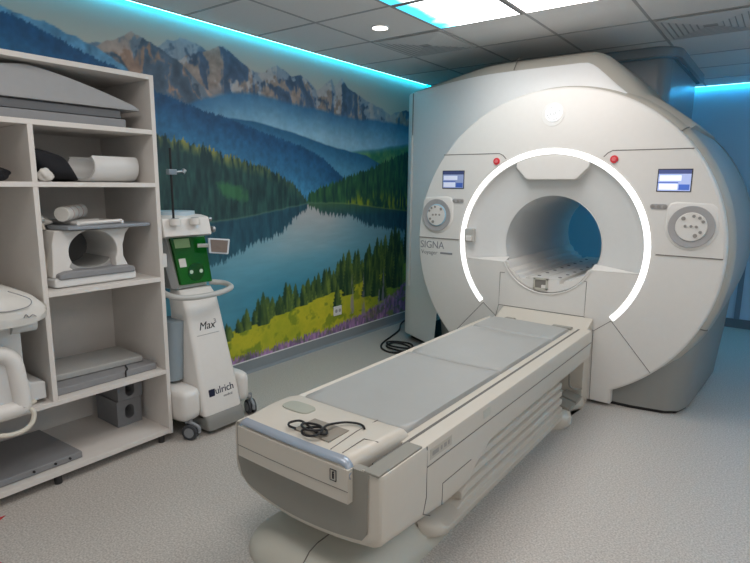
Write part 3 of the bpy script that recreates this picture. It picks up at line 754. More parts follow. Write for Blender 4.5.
# floor plinth of the table
def rr(x0, x1, y0, y1, r, z, n=6):
    o = []
    for cx_, cy_, a in ((x1-r, y0+r, -90), (x1-r, y1-r*.2, 0), (x0+r, y1-r*.2, 90), (x0+r, y0+r, 180)):
        rr_ = r if cy_ < (y0+y1)/2 else r*.2
        if rr_ != r: cx_ = x1-rr_ if cx_ > (x0+x1)/2 else x0+rr_
        for i in range(n+1):
            t_ = math.radians(a+90*i/n); o.append((cx_+rr_*math.cos(t_), cy_+rr_*math.sin(t_), z))
    return o
g = G(); g.loft([rr(-1.69, -1.04, 1.30, 3.70, .16, 0), rr(-1.69, -1.04, 1.30, 3.70, .16, .03), rr(-1.675, -1.055, 1.32, 3.70, .15, .06), rr(-1.61, -1.11, 1.38, 3.70, .13, .11), rr(-1.58, -1.14, 1.42, 3.70, .11, .122)])
bs = g.build('table_base', M['tgreen'], tab, angle=60)
G().tube([(-1.33, 1.315, .055), (-1.33, 1.377, .110), (-1.33, 1.425, .1225), (-1.33, 1.7, .1225)], .0025, 6).build('panel_seam', M['seam'], bs)
# lift column with ribbed sides
g = G(); g.box(-1.56, -1.15, 1.75, 3.69, .1, .46); g.build('lift_column', M['tgrey'], tab)
g = G(); side = []
for k in range(5):
    z0 = .085+.052*k; x1 = -1.015-.004*k
    pts = [(x1-.03, z0), (x1, z0+.008), (x1, z0+.040), (x1-.03, z0+.047)]
    g.loft([[(x, yy, z+dz) for x, z in [(-1.2, z0)]+pts+[(-1.2, z0+.047)]] for yy, dz in ((1.98+.04*k, -.012), (2.06+.03*k, 0), (3.36, 0))])
g.build('ribbed_bellows', M['table'], tab, bevel=.006)
# rounded outrigger at the near end of the bellows
g = G(); g.loft([rr(-1.2, -1.0+dx, 1.78, 3.3, .1, z) for z, dx in ((.06, 0), (.075, .01), (.10, .01), (.12, -.03))]); g.build('step_rail', M['table'], tab, angle=60)
# body tray: profile lofted along the length, hull-like underside
BXL, BXR = -1.708, -.962
def hull(x, zb):                     # underside height: lowest in the middle
    t_ = (x-TX)/.37; return zb+.045*t_*t_+(.03*max(0, -t_)**2)
def body_ring(y_, zb, inset=0, curve=1):
    xl, xr = BXL+inset, BXR-inset
    o = [(xl, y_, .54), (xl, y_, zb+.16)]
    rl, rr_ = .085, .05
    for i in range(1, 7):
        t_ = math.radians(180+90*i/6); x = xl+rl+rl*math.cos(t_); o.append((x, y_, zb+.05*curve+rl+rl*math.sin(t_)-(.05*curve-(hull(x, 0)*curve if x > xl+rl*.6 else .05*curve))*1.0))
    for i in range(1, 8):
        x = xl+rl+(xr-rr_-xl-rl)*i/8; o.append((x, y_, hull(x, zb) if curve else zb))
    for i in range(7):
        t_ = math.radians(270+90*i/6); x = xr-rr_+rr_*math.cos(t_); o.append((x, y_, (hull(xr-rr_, zb) if curve else zb)+rr_+rr_*math.sin(t_)))
    o += [(xr, y_, .545), (xr-.006, y_, .559), (xr-.02, y_, .5635), (xr-.068, y_, .565), (xr-.073, y_, .560), (xr-.074, y_, .44), (xl+.035, y_, .44), (xl+.035, y_, .535), (xl+.008, y_, .552)]
    return o
def bow(x): return -.008*(1-((x-TX)/.37)**2)       # near end is very slightly bowed
g = G(); rings = [body_ring(1.338, .258, .014), body_ring(1.345, .250, .004), body_ring(1.36, .245, 0)]
rings += [body_ring(y_, zb) for y_, zb in ((1.55, .225), (1.8, .195), (1.95, .195))]
rings += [body_ring(y_, zb, 0, 0) for y_, zb in ((2.08, .30), (2.18, .345), (2.6, .35), (3.4, .35), (3.70, .35))]
g.loft(rings); body = g.build('table_body', M['table'], tab, angle=40)
# grey U shaped inset on the near end
xl, xr = BXL+.028, BXR-.055
cols = [xl+(xr-xl)*i/28 for i in range(29)]
def zlow(x):
    z_ = hull(x, .245)+.028
    if x < xl+.07: z_ += .07-math.sqrt(max(0, .07**2-(xl+.07-x)**2))
    if x > xr-.03: z_ += .03-math.sqrt(max(0, .03**2-(x-xr+.03)**2))
    return z_
rA = [(x, 1.333, zlow(x)) for x in cols]; rB = [(x, 1.333, .5605) for x in cols]
rC = [(x, 1.37, zlow(x)) for x in cols]; rD = [(x, 1.37, .5605) for x in cols]
g = G(); g.loft([rA, rB, rD, rC, rA], closed=False); g.build('end_inset', M['tgrey'], tab, angle=60)
# grey corner cap on the right rail
g = G(); g.box(BXR-.073, BXR-.010, 1.333, 1.60, .558, .5675); g.build('rail_corner', M['tgrey'], tab, bevel=.003)
# cradle, end cap and pads
g = G(); g.box(-1.668, -1.05, 1.6, 3.70, .45, .556); cr = g.build('cradle', M['table'], tab, bevel=.006)
G().box(-1.0495, -1.0365, 1.40, 3.69, .45, .5600).build('rail_gap', mat('gap_shadow', '#6d6a66', .8), tab)
CXL, CXR = -1.642, -1.085
def cap_ring(y_, zt, x0=CXL, x1=CXR, low=.44):
    r = .04
    o = [(x0, y_+bow(x0), low)]
    for i in range(5):
        t_ = math.radians(180-90*i/4); o.append((x0+r*.4+r*.4*math.cos(t_), y_+bow(x0), zt-r*.4+r*.4*math.sin(t_)))
    for k in range(1, 8):
        x = x0+(x1-x0-r)*k/8; o.append((x, y_+bow(x), zt))
    for i in range(7):
        t_ = math.radians(90-90*i/6); o.append((x1-r+r*math.cos(t_), y_+bow(x1), zt-r+r*math.sin(t_)))
    o.append((x1, y_+bow(x1), low))
    return o
g = G(); g.loft([cap_ring(1.322, .572), cap_ring(1.335, .584), cap_ring(1.36, .590), cap_ring(1.50, .594, CXL-.015, CXR+.015), cap_ring(1.60, .592, CXL-.02, CXR+.02), cap_ring(1.66, .578, CXL-.02, CXR+.02)])
cap = g.build('end_cap', M['table'], tab, angle=50)
G().tube([(-1.14, 1.35, .590), (-1.14, 1.47, .5955), (-1.09, 1.49, .590)], .0018, 6).build('panel_seam', M['seam'], cap)
G().tube([(-1.19, 1.345, .590), (-1.20, 1.50, .5958), (-1.215, 1.655, .582)], .0018, 6).build('panel_seam', M['seam'], cap)
# blue-grey front edge bar
g = G()
def edge_pts(dx, dy, dz, zt=.572): return [(x+dx*(1 if i > 12 else 0), y_+dy, z+dz) for i, (x, y_, z) in enumerate(cap_ring(1.322, zt)[2:-1])]
g.loft([edge_pts(.0045, .004, -.010), edge_pts(.005, -.004, -.004), edge_pts(.005, -.003, .004), edge_pts(.004, .008, .012), edge_pts(.0015, .024, .017), edge_pts(.001, .027, .013)], closed=False)
g.build('edge_bar', M['bluegrey'], cap, angle=70)
# drawer front below it
cols = [CXL-.003+(CXR-CXL+.0065)*i/12 for i in range(13)]
g = G(); rA = [(x, 1.312+bow(x), .437) for x in cols]; rB = [(x, 1.312+bow(x), .560) for x in cols]; rC = [(x, 1.35+bow(x), .560) for x in cols]; rD = [(x, 1.35+bow(x), .437) for x in cols]
g.loft([rA, rB, rC, rD, rA], closed=False); g.poly([rA[0], rB[0], rC[0], rD[0]], [(0, 1, 2, 3)]); g.poly([rA[-1], rB[-1], rC[-1], rD[-1]], [(0, 1, 2, 3)])
dr = g.build('front_panel', M['table'], tab, angle=60)
G().tube([(x, 1.3115+bow(x), .482) for x in cols], .0013, 6).build('panel_seam', M['seam'], dr)
g = G(); xi, zi = -1.145, .525; yi = 1.3105+bow(xi)
for b_ in ((-.014, .014, .019, .0205), (-.014, .014, -.0205, -.019), (-.014, -.0125, -.02, .02), (.0125, .014, -.02, .02), (-.0035, .0035, -.013, .005)):
    g.box(xi+b_[0], xi+b_[1], yi-.0012, yi+.003, zi+b_[2], zi+b_[3])
g.cyl((xi, yi-.0012, zi+.010), (xi, yi+.002, zi+.010), .0035, n=10); g.build('warning_symbol', M['textdark'], dr, smooth=False)
# grey rounded plate and cable recess on the end cap
g = G(); N = 28
def plate(k, z): return [(-1.527+k*.075*abs(math.cos(a))**.6*(1 if math.cos(a) >= 0 else -1), 1.53+k*.042*abs(math.sin(a))**.6*(1 if math.sin(a) >= 0 else -1), z) for a in [2*PI*i/N for i in range(N)]]
g.loft([plate(1, .592), plate(.97, .5985), plate(.85, .600)]); g.build('release_plate', mat('greenish_grey_plastic', '#a9ab9f', .5), cap)
G().box(-1.40, -1.225, 1.375, 1.49, .590, .5965).build('cable_recess', mat('recess_shade', '#8d867b', .7), cap, bevel=.0008)
def pad(y0, y1, far=False):
    g = G(); rings = []
    M_ = 14
    def row(y_, k, z):
        o = []
        for i in range(M_+1):
            s = i/M_; x = -1.632+(.545)*s
            yy = y_
            if far: yy = y_-.05*((s-.45)/.55)**2*(1 if y_ > y1-.1 else 0)
            sag = -.006*(1-((s-.5)*2)**2)
            o.append((TX+(x-TX)*k, yy, z+(sag if z > .55 else 0)))
        return o
    ys_ = [y0, y0+.004, y0+.02]+[y0+(y1-y0)*i/6 for i in range(1, 6)]+[y1-.02, y1-.004, y1]
    zt = [.561, .571, .577]+[.577]*5+[.577, .571, .561]
    top = [row(a, .985 if 1 < i < 9 else .975, z) for i, (a, z) in enumerate(zip(ys_, zt))]
    mid_ = [row(a, 1.0, .565 if 0 < i < 10 else .556) for i, a in enumerate(ys_)]
    # closed cross-sections
    for T_, L_ in zip(top, mid_):
        lo_ = [(x, yy, .545) for x, yy, z in L_]
        rings.append([lo_[0], L_[0]]+T_+[L_[-1], lo_[-1]])
    g.loft(rings); return g.build('pad', M['pad'], tab, angle=60)
pad(1.665, 2.53); pad(2.536, 3.29); pad(3.296, 3.66, True)
G().box(-1.17, -1.08, 3.635, 3.68, .556, .572).build('latch', M['tgrey'], tab, bevel=.004)
# seams, controls and side skirt lines on the right side
G().tube([(-.9605, 1.62, .48), (-.9605, 3.70, .48)], .002, 6).build('panel_seam', M['seam'], tab)
G().tube([(-.964, 1.62, .56), (-.9615, 1.62, .36), (-.9615, 1.60, .30), (-.967, 1.66, .262)], .002, 6).build('panel_seam', M['seam'], tab)
G().tube([(-.9615, 1.74, .27), (-.9615, 1.74, .36), (-.9615, 1.98, .36)], .0018, 6).build('panel_seam', M['seam'], tab)
g = G(); g.box(-.966, -.9605, 1.64, 1.80, .500, .54); cpn = g.build('control_strip', mat('strip_beige', '#bcb6aa', .5), tab)
for k, (a, w_) in enumerate(((1.655, .045), (1.715, .012), (1.74, .02), (1.77, .012))):
    G().box(-.9615, -.9598, a, a+w_, .511, .528).build('control_button', M['btn'], cpn)
g = G(); g.box(-.966, -.9605, 2.08, 2.15, .505, .545); g.build('side_latch', M['tgreen'], tab)
# foot pedals near the scanner
g = G(); g.loft([rr(-1.15, -.955+dx, 3.26, 3.70, .1, z) for z, dx in ((0, -.02), (.03, 0), (.08, 0), (.095, -.03))]); pd = g.build('pedal_tray', M['table'], tab, angle=60)
for y0 in (3.40, 3.55):
    G().box(-1.10, -.985, y0, y0+.13, .09, .12, tilt=.25).build('foot_pedal', M['tgrey'], pd, bevel=.006)
g = G(); g.tube([(-1.06, 3.44, .33), (-1.05, 3.50, .34), (-1.04, 3.54, .28), (-1.04, 3.56, .2), (-1.02, 3.64, .16), (-1.0, 3.70, .15)], .006, 8, smooth=4); g.build('guide_lip', M['tgrey'], tab)
# docking block of the scanner, sloping down to the table
g = G(); g.prism([(3.712, .0), (3.853, .0), (3.853, .609), (3.712, .548)], 0, -1.658, -1.0); g.build('docking_block', M['table'], mri, bevel=.004)
for xx, w_ in ((-1.53, .035), (-1.17, .05)): G().box(xx-w_, xx+w_, 3.66, 3.703, .552, .566).build('dock_latch', M['tgrey'], tab, bevel=.004)

# black cable lying on the end cap
g = G(); z = .602
g.tube([(-1.385, 1.37, z), (-1.415, 1.365, z+.004), (-1.43, 1.385, z+.006), (-1.40, 1.41, z+.012), (-1.34, 1.395, z+.012), (-1.29, 1.38, z+.008), (-1.26, 1.395, z+.004), (-1.275, 1.42, z+.004), (-1.31, 1.425, z+.006), (-1.345, 1.40, z+.004), (-1.35, 1.365, z+.002), (-1.31, 1.345, z+.004), (-1.275, 1.355, z+.010), (-1.27, 1.39, z+.016), (-1.30, 1.41, z+.020), (-1.35, 1.40, z+.02), (-1.36, 1.375, z+.02), (-1.32, 1.36, z+.018), (-1.28, 1.385, z+.018), (-1.285, 1.43, z+.018), (-1.29, 1.475, z+.008), (-1.27, 1.52, z+.003), (-1.235, 1.545, z), (-1.205, 1.545, z-.001), (-1.185, 1.53, z-.002)], .0045, 8, smooth=6)
tag(g.build('coiled_cable', M['black']), 'thin black cable coiled on the near end of the patient table', 'cable')

# ================================================================== duct above the scanner
t = thing('ceiling_duct', (-1.5, 5.6, ZC), 'dark grey glossy duct housing between scanner top and ceiling', 'duct')
def dr_(x0, x1, y0, y1, r, z, n=10):
    o = []
    for cx_, cy_, a, q in ((x1-r, y0+r, -90, r), (x1-.05, y1-.05, 0, .05), (x0+.05, y1-.05, 90, .05), (x0+.05, y0+.05, 180, .05)):
        for i in range(n+1):
            t_ = math.radians(a+90*i/n); o.append((cx_+q*math.cos(t_), cy_+q*math.sin(t_), z))
    return o
G().loft([dr_(-2.2, -.86, 4.93, 6.3, .10, z) for z in (2.0, 2.49)]).build('duct_body', M['duct'], t, angle=40)
G().loft([dr_(-2.24, -.80, 4.87, 6.36, .20, z) for z in (2.50, 2.555)]).build('duct_lip', M['ductlip'], t, angle=40)
G().loft([dr_(-2.22, -.83, 4.90, 6.33, .15, z) for z in (2.49, 2.50)]).build('duct_rim', mat('led_reflection_rim', '#6b8796', .2), t, angle=40)  # blue LED reflection painted into the rim colour
G().loft([dr_(-2.24, -.80, 4.87, 6.36, .20, z) for z in (2.555, 2.569)]).build('duct_flange', M['duct'], t, angle=40)

# ================================================================== SHELVING UNIT
SF, SBK = -2.774, -3.325
Y1, YD0, YL = 1.735, 1.10, .44
T = .024
sh = thing('shelving_unit', (-3.05, 1.1, 0), 'white open shelving unit standing against the mural wall', 'shelving')
def sbox(name, *b): return G().box(*b).build(name, M['shelf'], sh, bevel=.0015)
sbox('side_panel', SBK, SF, Y1-T, Y1, .045, 2.058); sbox('side_panel', SBK, SF, YL, YL+T, .045, 2.058)
sbox('top_panel', SBK, SF, YL+T, Y1-T, 2.034, 2.058); sbox('bottom_panel', SBK, SF, YL+T, Y1-T, .05, .078)
sbox('shelf', SBK, SF, YL+T, Y1-T, 1.753, 1.777)
sbox('shelf', SBK, SF, YL+T, Y1-T, 1.475, 1.499)
sbox('shelf', SBK, SF, YD0+T, Y1-T, .955, .979)
sbox('shelf', SBK, SF, YL+T, Y1-T, .415, .439)
sbox('divider', SBK, SF, YD0, YD0+T, .439, 1.475); sbox('divider', SBK, SF, YD0, YD0+T, 1.499, 1.753)
G().box(SBK-.008, SBK, YL, Y1, .045, 2.058).build('back_panel', M['shelf'], sh)
for x in (SF-.03, SBK+.05):
    for y_ in (Y1-.06, YD0, YL+.06): G().cyl((x, y_, 0), (x, y_, .05), .018, n=14).build('foot', M['dark'], sh)

# --- top compartment
def bell():
    pts = []
    for i in range(33):
        y_ = .62+1.055*i/32; d = y_-1.14
        if d > 0: z_ = 2.018-.0-(.0 if d < 0 else 0)
        k = abs(d)
        z_ = 2.022-.13*((k/.53)**1.35) if k < .53 else 1.885
        pts.append((y_, z_))
    return pts
b_ = bell(); g = G(); g.prism([(.62, 1.872)]+[(y_, max(z_, 1.874)) for y_, z_ in b_]+[(1.68, 1.872)], 0, -3.25, -2.83)
o = g.build('curved_cover', M['cover'], bevel=.004); tag(o, 'grey humped moulded cover lying on the topmost shelf', 'cover')
tag(G().box(-3.2, -2.85, .6, 1.585, 1.826, 1.869).build('equipment_board', mat('dark_grey_board', '#66686b', .6), bevel=.005), 'dark grey flat board right beneath the humped cover on the topmost shelf', 'board')
tag(G().box(-3.22, -2.83, .6, 1.60, 1.7785, 1.823).build('equipment_board', M['greypad'], bevel=.005), 'thick grey board lying lowest on the topmost shelf', 'board')

# --- second compartment
def blob(name, c, r, m, seed, amp=.3, label='', cat='', flat=None):
    bm = bmesh.new(); bmesh.ops.create_icosphere(bm, subdivisions=4, radius=1)
    rs = random.Random(seed); ph = [[rs.uniform(0, 6) for _ in range(3)]+[rs.uniform(1.5, 5) for _ in range(3)] for _ in range(7)]
    for v in bm.verts:
        p = v.co.copy(); k = 1+amp*sum(math.sin(p.x*h[3]+h[0])*math.sin(p.y*h[4]+h[1])*math.sin(p.z*h[5]+h[2]) for h in ph)/2.2
        q = Vector((p.x*r[0]*k, p.y*r[1]*k, p.z*r[2]*k))
        v.co = Vector(c)+q
        if flat is not None: v.co.z = max(v.co.z, flat+rs.uniform(0, .001))
    g = G(); g.bm.free(); g.bm = bm
    o = g.build(name, m, angle=80)
    if label: tag(o, label, cat)
    return o
# black crumpled apron with raised upper corner
g = G()
rings = []
for i, (y_, zt) in enumerate(((1.15, 1.668), (1.18, 1.66), (1.22, 1.655), (1.26, 1.64), (1.30, 1.632), (1.32, 1.60), (1.335, 1.57), (1.345, 1.54), (1.355, 1.512))):
    w_ = .004*(i % 2)
    zb = 1.501 if y_ > 1.2 else 1.501+.10*(1.2-y_)/.05
    rings.append([(-2.875+w_, y_, zb), (-2.86-w_, y_, zb+(zt-zb)*.5), (-2.88+w_, y_, zt-.01), (-2.93, y_, zt), (-3.05, y_, zt-.02+w_), (-3.16, y_, zt-.03), (-3.18, y_, zb)])
g.loft(rings); tag(g.build('black_bag', M['blackcloth'], sub=2), 'crumpled black fabric bag beside the pale half-round shell on the second shelf', 'bag')
blob('cloth_bundle', (-2.818, 1.176, 1.53), (.028, .034, .03), M['cloth'], 4, .22, 'small crumpled white cloth tucked next to the divider beside the black bag', 'cloth', 1.501)
# half-round shell, open to the left and top
g = G(); rings = []
cxh, czh, R_ = -2.945, 1.582, .080
def hp(y_, R_, a0=-215, a1=40, n=22):
    o = []
    sl = lambda a: (y_+.035*math.cos(a) if y_ < 1.5 else y_)
    for i in range(n+1):
        a = math.radians(a0+(a1-a0)*i/n); o.append((cxh+R_*math.cos(a), sl(a), czh+R_*math.sin(a)))
    for i in range(n, -1, -1):
        a = math.radians(a0+(a1-a0)*i/n); o.append((cxh+(R_-.012)*math.cos(a), sl(a), czh+(R_-.012)*math.sin(a)))
    return o
g.loft([hp(1.405, .077), hp(1.41, .080), hp(1.665, .080), hp(1.68, .074)])
hs = g.build('coil_shell', M['white2'], angle=40); tag(hs, 'pale half-round hollow coil shell on the second shelf', 'coil')
# dark item in the left compartment
blob('black_pouch', (-2.9, .98, 1.532), (.08, .07, .032), M['blackcloth'], 9, .3, 'small black pouch at the left picture edge, left of the divider', 'pouch', 1.5005)

# --- head coil
hc = thing('head_coil', (-2.98, 1.38, .98), 'white arched head coil with flat grey top plate on the third shelf', 'coil')
x0, x1 = -3.2, -2.86
yc, zc_, ra = 1.395, 1.148, .124
outer = [(1.20, 1.0), (1.60, 1.0), (1.60, 1.04), (1.565, 1.07), (1.548, 1.12), (1.55, 1.18), (1.57, 1.235), (1.60, 1.262), (1.22, 1.262), (1.20, 1.22), (1.195, 1.12), (1.19, 1.05)]
# arch: left leg, right leg, crown built as one outline with the opening cut from below
arch = [(yc+ra*math.cos(math.radians(a)), zc_+ra*.88*math.sin(math.radians(a))) for a in range(-35, 216, 10)]
out = [(1.60, 1.03), (1.575, 1.06), (1.553, 1.11), (1.553, 1.17), (1.572, 1.23), (1.60, 1.263), (1.21, 1.263), (1.195, 1.2), (1.19, 1.1), (1.185, 1.03), (1.27, 1.03), (1.30, 1.05)]+[(yc-ra*1.05+.005, 1.075)]
pts = out+[(y_, z_) for y_, z_ in arch[::-1] if z_ > 1.09]+[(yc+ra*.92, 1.07), (1.50, 1.04)]
# keep the outline simple: right side up, over the top, left side down, along the opening back
g = G(); g.prism(pts, 0, x0, x1); g.build('coil_arch', M['white'], hc, bevel=.006)
G().box(-3.2, -2.83, 1.18, 1.605, .982, 1.03).build('coil_base', M['white2'], hc, bevel=.012)
g = G(); g.loft([[(x, y_, z) for y_, z in ((1.20, 1.022), (1.20, 1.05), (1.24, 1.062), (1.32, 1.062), (1.40, 1.058), (1.48, 1.062), (1.56, 1.062), (1.595, 1.05), (1.595, 1.022))] for x in (-3.0, -2.88, -2.835, -2.82)]); g.build('neck_pad', M['greypad'], hc, bevel=.01)
g = G(); rings = []
for i in range(9):
    a = i/8; rings.append([(xx, yc-.10*math.cos(a*PI), 1.06+.045-.045*math.sin(a*PI)-(0 if xx > -3 else .0)) for xx in (-3.18, -2.9)]+[(xx, yc-.115*math.cos(a*PI), 1.05) for xx in (-2.9, -3.18)])
g.loft(rings); g.build('cushion', M['pad'], hc)
G().box(-3.195, -3.19, 1.27, 1.52, 1.05, 1.26).build('inner_back', mat('inner_grey', '#6f7070', .7), hc)
g = G(); g.loft([[(-2.80, 1.25, z), (-2.79, 1.36, z), (-2.81, 1.69, z), (-2.86, 1.72, z), (-3.16, 1.62, z), (-3.18, 1.30, z), (-2.95, 1.22, z)] for z in (1.266, 1.284)]); g.build('top_plate', mat('slate_plate', '#8f959c', .35), hc, bevel=.005)
g = G()
R1_ = [(-2.86, 1.36), (-2.86, 1.46), (-3.14, 1.56), (-3.14, 1.30)]
for a, b in (((-2.86, 1.33), (-3.12, 1.30)), ((-2.86, 1.56), (-3.14, 1.46)), ((-2.87, 1.33), (-2.87, 1.56)), ((-3.0, 1.31), (-3.0, 1.50)), ((-3.12, 1.30), (-3.14, 1.46))):
    g.tube([(a[0], a[1], 1.292), (b[0], b[1], 1.298)], .010, 8)
g.build('mirror_frame', M['white'], hc)
g = G(); g.tube([(-2.95, 1.2, 1.27), (-2.93, 1.17, 1.30), (-2.97, 1.15, 1.24), (-2.9, 1.16, 1.19), (-2.93, 1.18, 1.10), (-2.9, 1.165, 1.03)], .011, 8, smooth=5); g.build('coil_cable', M['cable'], hc)
# towel roll on it
g = G(); a, b = Vector((-2.89, 1.265, 1.340)), Vector((-3.04, 1.43, 1.350)); g.cyl(a, b, .037, n=28)
tr = g.build('towel_roll', M['cloth'], bevel=.004); tag(tr, 'white rolled pad with faint red stripes lying on the head coil', 'towel roll')
for k in (.25, .5, .75):
    p = a+(b-a)*k; d = (b-a).normalized()*.0015
    G().cyl(p-d, p+d, .0378, n=28).build('stripe', mat('faint_red', '#b98c86', .8), tr)
blob('cable_pouch', (-3.0, 1.20, 1.302), (.06, .045, .03), M['cloth'], 15, .4, 'loose white cloth bundle on the left of the head coil next to towel roll', 'cloth', 1.2845)

# --- fourth compartment: two pads
tag(G().box(-3.16, -2.83, 1.135, 1.69, .440, .478).build('flat_pad', M['greypad'], bevel=.006), 'long grey flat pad lying lowest on the fourth shelf with a strap', 'pad')
tag(G().box(-3.22, -2.92, 1.14, 1.66, .480, .515, rot=-.06).build('flat_pad', M['pad'], bevel=.008), 'light grey flat pad lying on top of the other pad', 'pad')
tag(G().tube([(-2.8255, 1.50, .444), (-2.8245, 1.50, .476), (-2.835, 1.515, .4825), (-2.87, 1.53, .4825), (-2.90, 1.54, .4825)], .004, 8, smooth=4).build('pad_strap', M['black']), 'short black strap across the lower grey flat pad', 'strap')

# --- bottom compartment
def foam(cx_, cy_, z0, z1, rot, label, r=.035):
    g = G(); w2, d2 = .075, .12
    # front face (+x) carries a round-topped opening, built as an arch outline
    hw = .045; pts = [(-w2, z0), (-hw*.62, z0+.03)]
    outl = [(-w2, z0), (w2, z0), (w2, z1), (-w2, z1)]
    rotm = Matrix.Rotation(rot, 3, 'Z')
    c = Vector((cx_, cy_, 0))
    inner = [(.028*math.cos(math.radians(a)), (z0+z1)/2+.018+.028*math.sin(math.radians(a))) for a in range(0, 181, 20)]+[(.028*math.cos(math.radians(a)), (z0+z1)/2-.012+.028*math.sin(math.radians(a))) for a in range(180, 361, 20)]
    bm = g.bm
    def loop(p, x): return [bm.verts.new(c+rotm @ Vector((x, q[0], q[1]))) for q in p]
    o_, i_ = loop(outl, d2), loop(inner, d2)
    es = [bm.edges.new((l[k], l[(k+1) % len(l)])) for l in (o_, i_) for k in range(len(l))]
    bmesh.ops.triangle_fill(bm, use_beauty=True, edges=es)
    ob = loop(outl, -d2); ib = loop(inner, .02)
    for k in range(4): bm.faces.new((o_[k], o_[(k+1) % 4], ob[(k+1) % 4], ob[k]))
    n = len(inner)
    for k in range(n): bm.faces.new((i_[k], i_[(k+1) % n], ib[(k+1) % n], ib[k]))
    bm.faces.new(ob); bm.faces.new(ib)
    tag(g.build('foam_block', M['foam'], angle=40), label, 'foam block', None)
foam(-3.13, 1.605, .080, .235, 0, 'grey foam block with oval hole, the lower of the two stacked')
foam(-3.13, 1.615, .237, .35, 0, 'grey foam block with round hole, sitting on the other foam block')
g = G(); g.loft([[(-2.82, .60, z), (-2.82, 1.235, z), (-3.27, 1.21, z), (-3.27, .60, z)] for z in (.080, .115)])
fp = g.build('storage_board', mat('grey_panel', '#87888a', .5), bevel=.006); tag(fp, 'large flat grey panel with three dark knobs on the bottom shelf', 'panel')
for y_ in (1.0, 1.10, 1.17): G().cyl((-2.821, y_, .10), (-2.812, y_, .10), .006, n=12).build('knob', M['black'], fp)
for y_ in (): pass

# --- large coil in the left column
bc = thing('body_coil', (-2.9, .85, .44), 'large white moulded body coil in the left column of the shelving', 'coil')
g = G(); rings = []
for x, k, zt in ((-2.655, .80, .93), (-2.665, .93, .975), (-2.70, .985, 1.01), (-2.80, 1.0, 1.035), (-3.0, 1.0, 1.04), (-3.2, .97, 1.02), (-3.24, .9, .98)):
    r = []
    for i in range(24):
        a = 2*PI*i/24; c, s = math.cos(a), math.sin(a)
        yy = .82+.265*k*abs(c)**.45*(1 if c >= 0 else -1)
        # top slopes down towards the right end
        zz = (zt+.87)/2+(zt-.87)/2*abs(s)**.5*(1 if s >= 0 else -1)
        zz -= max(0, yy-.92)*.28*(1 if s > 0 else 0)
        r.append((x, yy, zz))
    rings.append(r)
g.loft(rings); g.build('coil_cover', M['cloth'], bc, angle=60)
text('coil_print', 'coil', .03, (-2.652, .965, .905), (0, 1, 0), (0, 0, 1), M['text'], bc, shear=.3) if False else None
G().tube([(-2.70, .93, 1.025), (-2.665, 1.0, .985), (-2.656, .99, .955), (-2.655, .92, .945), (-2.655, .86, .95)], .002, 6, smooth=5).build('stitching', M['text'], bc)
G().tube([(-2.652, .965, .905), (-2.651, .975, .92), (-2.651, .985, .905), (-2.651, 1.0, .915), (-2.651, 1.015, .905)], .002, 6, smooth=3).build('scribble_mark', M['text'], bc)
G().cyl((-2.80, .955, .845), (-2.80, 1.06, .845), .038, n=20).build('hinge', M['white2'], bc)
G().box(-2.86, -2.80, .90, 1.0, .45, .87).build('post', M['white2'], bc, bevel=.008)
g = G(); g.prism([(.93, .46), (1.085, .46), (1.085, .545), (1.06, .552), (1.02, .556), (1.0, .60), (.985, .66), (.93, .70)], 0, -3.1, -2.80); g.build('bracket', M['white2'], bc, bevel=.008)
G().tube([(-2.74, .70, .47), (-2.74, .70, .70), (-2.74, .76, .745), (-2.74, .87, .745), (-2.74, .93, .70), (-2.735, .945, .60), (-2.73, .95, .50), (-2.73, .93, .475), (-2.74, .8, .47)], .038, 12, smooth=5, closed=False).build('handle_frame', M['white'], bc)
G().box(-2.80, -2.735, .60, .94, .441, .72).build('housing', M['white2'], bc, bevel=.02)
G().tube([(-2.73, .955, .475), (-2.715, .985, .45), (-2.705, .98, .41), (-2.70, .95, .38), (-2.70, .90, .37), (-2.705, .84, .38), (-2.71, .78, .40), (-2.72, .70, .43)], .011, 10, smooth=5).build('cable', M['cable'], bc)
G().cyl((-2.735, .96, .47), (-2.735, 1.01, .487), .010, n=10).build('plug', M['cable'], bc)

# ================================================================== INJECTOR CART
ic = thing('injector_cart', (-2.8, 2.04, 0), 'white wheeled contrast injector cart with green transparent door beside the shelving', 'medical cart')
def quad_col(sec):
    """sec: list of (z, xback, xfront, y0, y1)"""
    rings = []
    for z_, xb, xf, y0, y1 in sec:
        r = .02; rings.append([(xb, y0, z_), (xf-r, y0, z_), (xf-.006, y0+.008, z_), (xf, y0+.03, z_), (xf, y1-.03, z_), (xf-.006, y1-.008, z_), (xf-r, y1, z_), (xb, y1, z_)])
    return rings
g = G(); g.loft(quad_col([(.10, -2.95, -2.665, 1.885, 2.165), (.25, -2.96, -2.70, 1.885, 2.165), (.5, -2.98, -2.765, 1.895, 2.155), (.72, -2.99, -2.825, 1.90, 2.15), (.80, -3.0, -2.85, 1.90, 2.15), (.855, -3.0, -2.90, 1.91, 2.145)])); g.build('front_column', M['white'], ic, angle=50)
g = G(); g.loft(quad_col([(.03, -2.98, -2.635, 1.89, 2.16), (.09, -2.98, -2.64, 1.885, 2.165), (.115, -2.96, -2.66, 1.885, 2.165)])); g.build('bumper', M['foot'], ic, angle=50)
for s, y0, y1 in ((-1, 1.742, 1.885), (1, 2.165, 2.245)):
    g = G(); rings = []
    for z_, k in ((.115, .8), (.135, .96), (.165, 1), (.265, 1), (.29, .95), (.30, .8)):
        r = []
        for i in range(20):
            a = 2*PI*i/20; c, q = math.cos(a), math.sin(a)
            r.append((-2.83+.155*k*abs(c)**.55*(1 if c > 0 else -1), (y0+y1)/2+(y1-y0)/2*k*abs(q)**.55*(1 if q > 0 else -1), z_))
        rings.append(r)
    g.loft(rings); g.build('side_pod', M['white'], ic, angle=60)
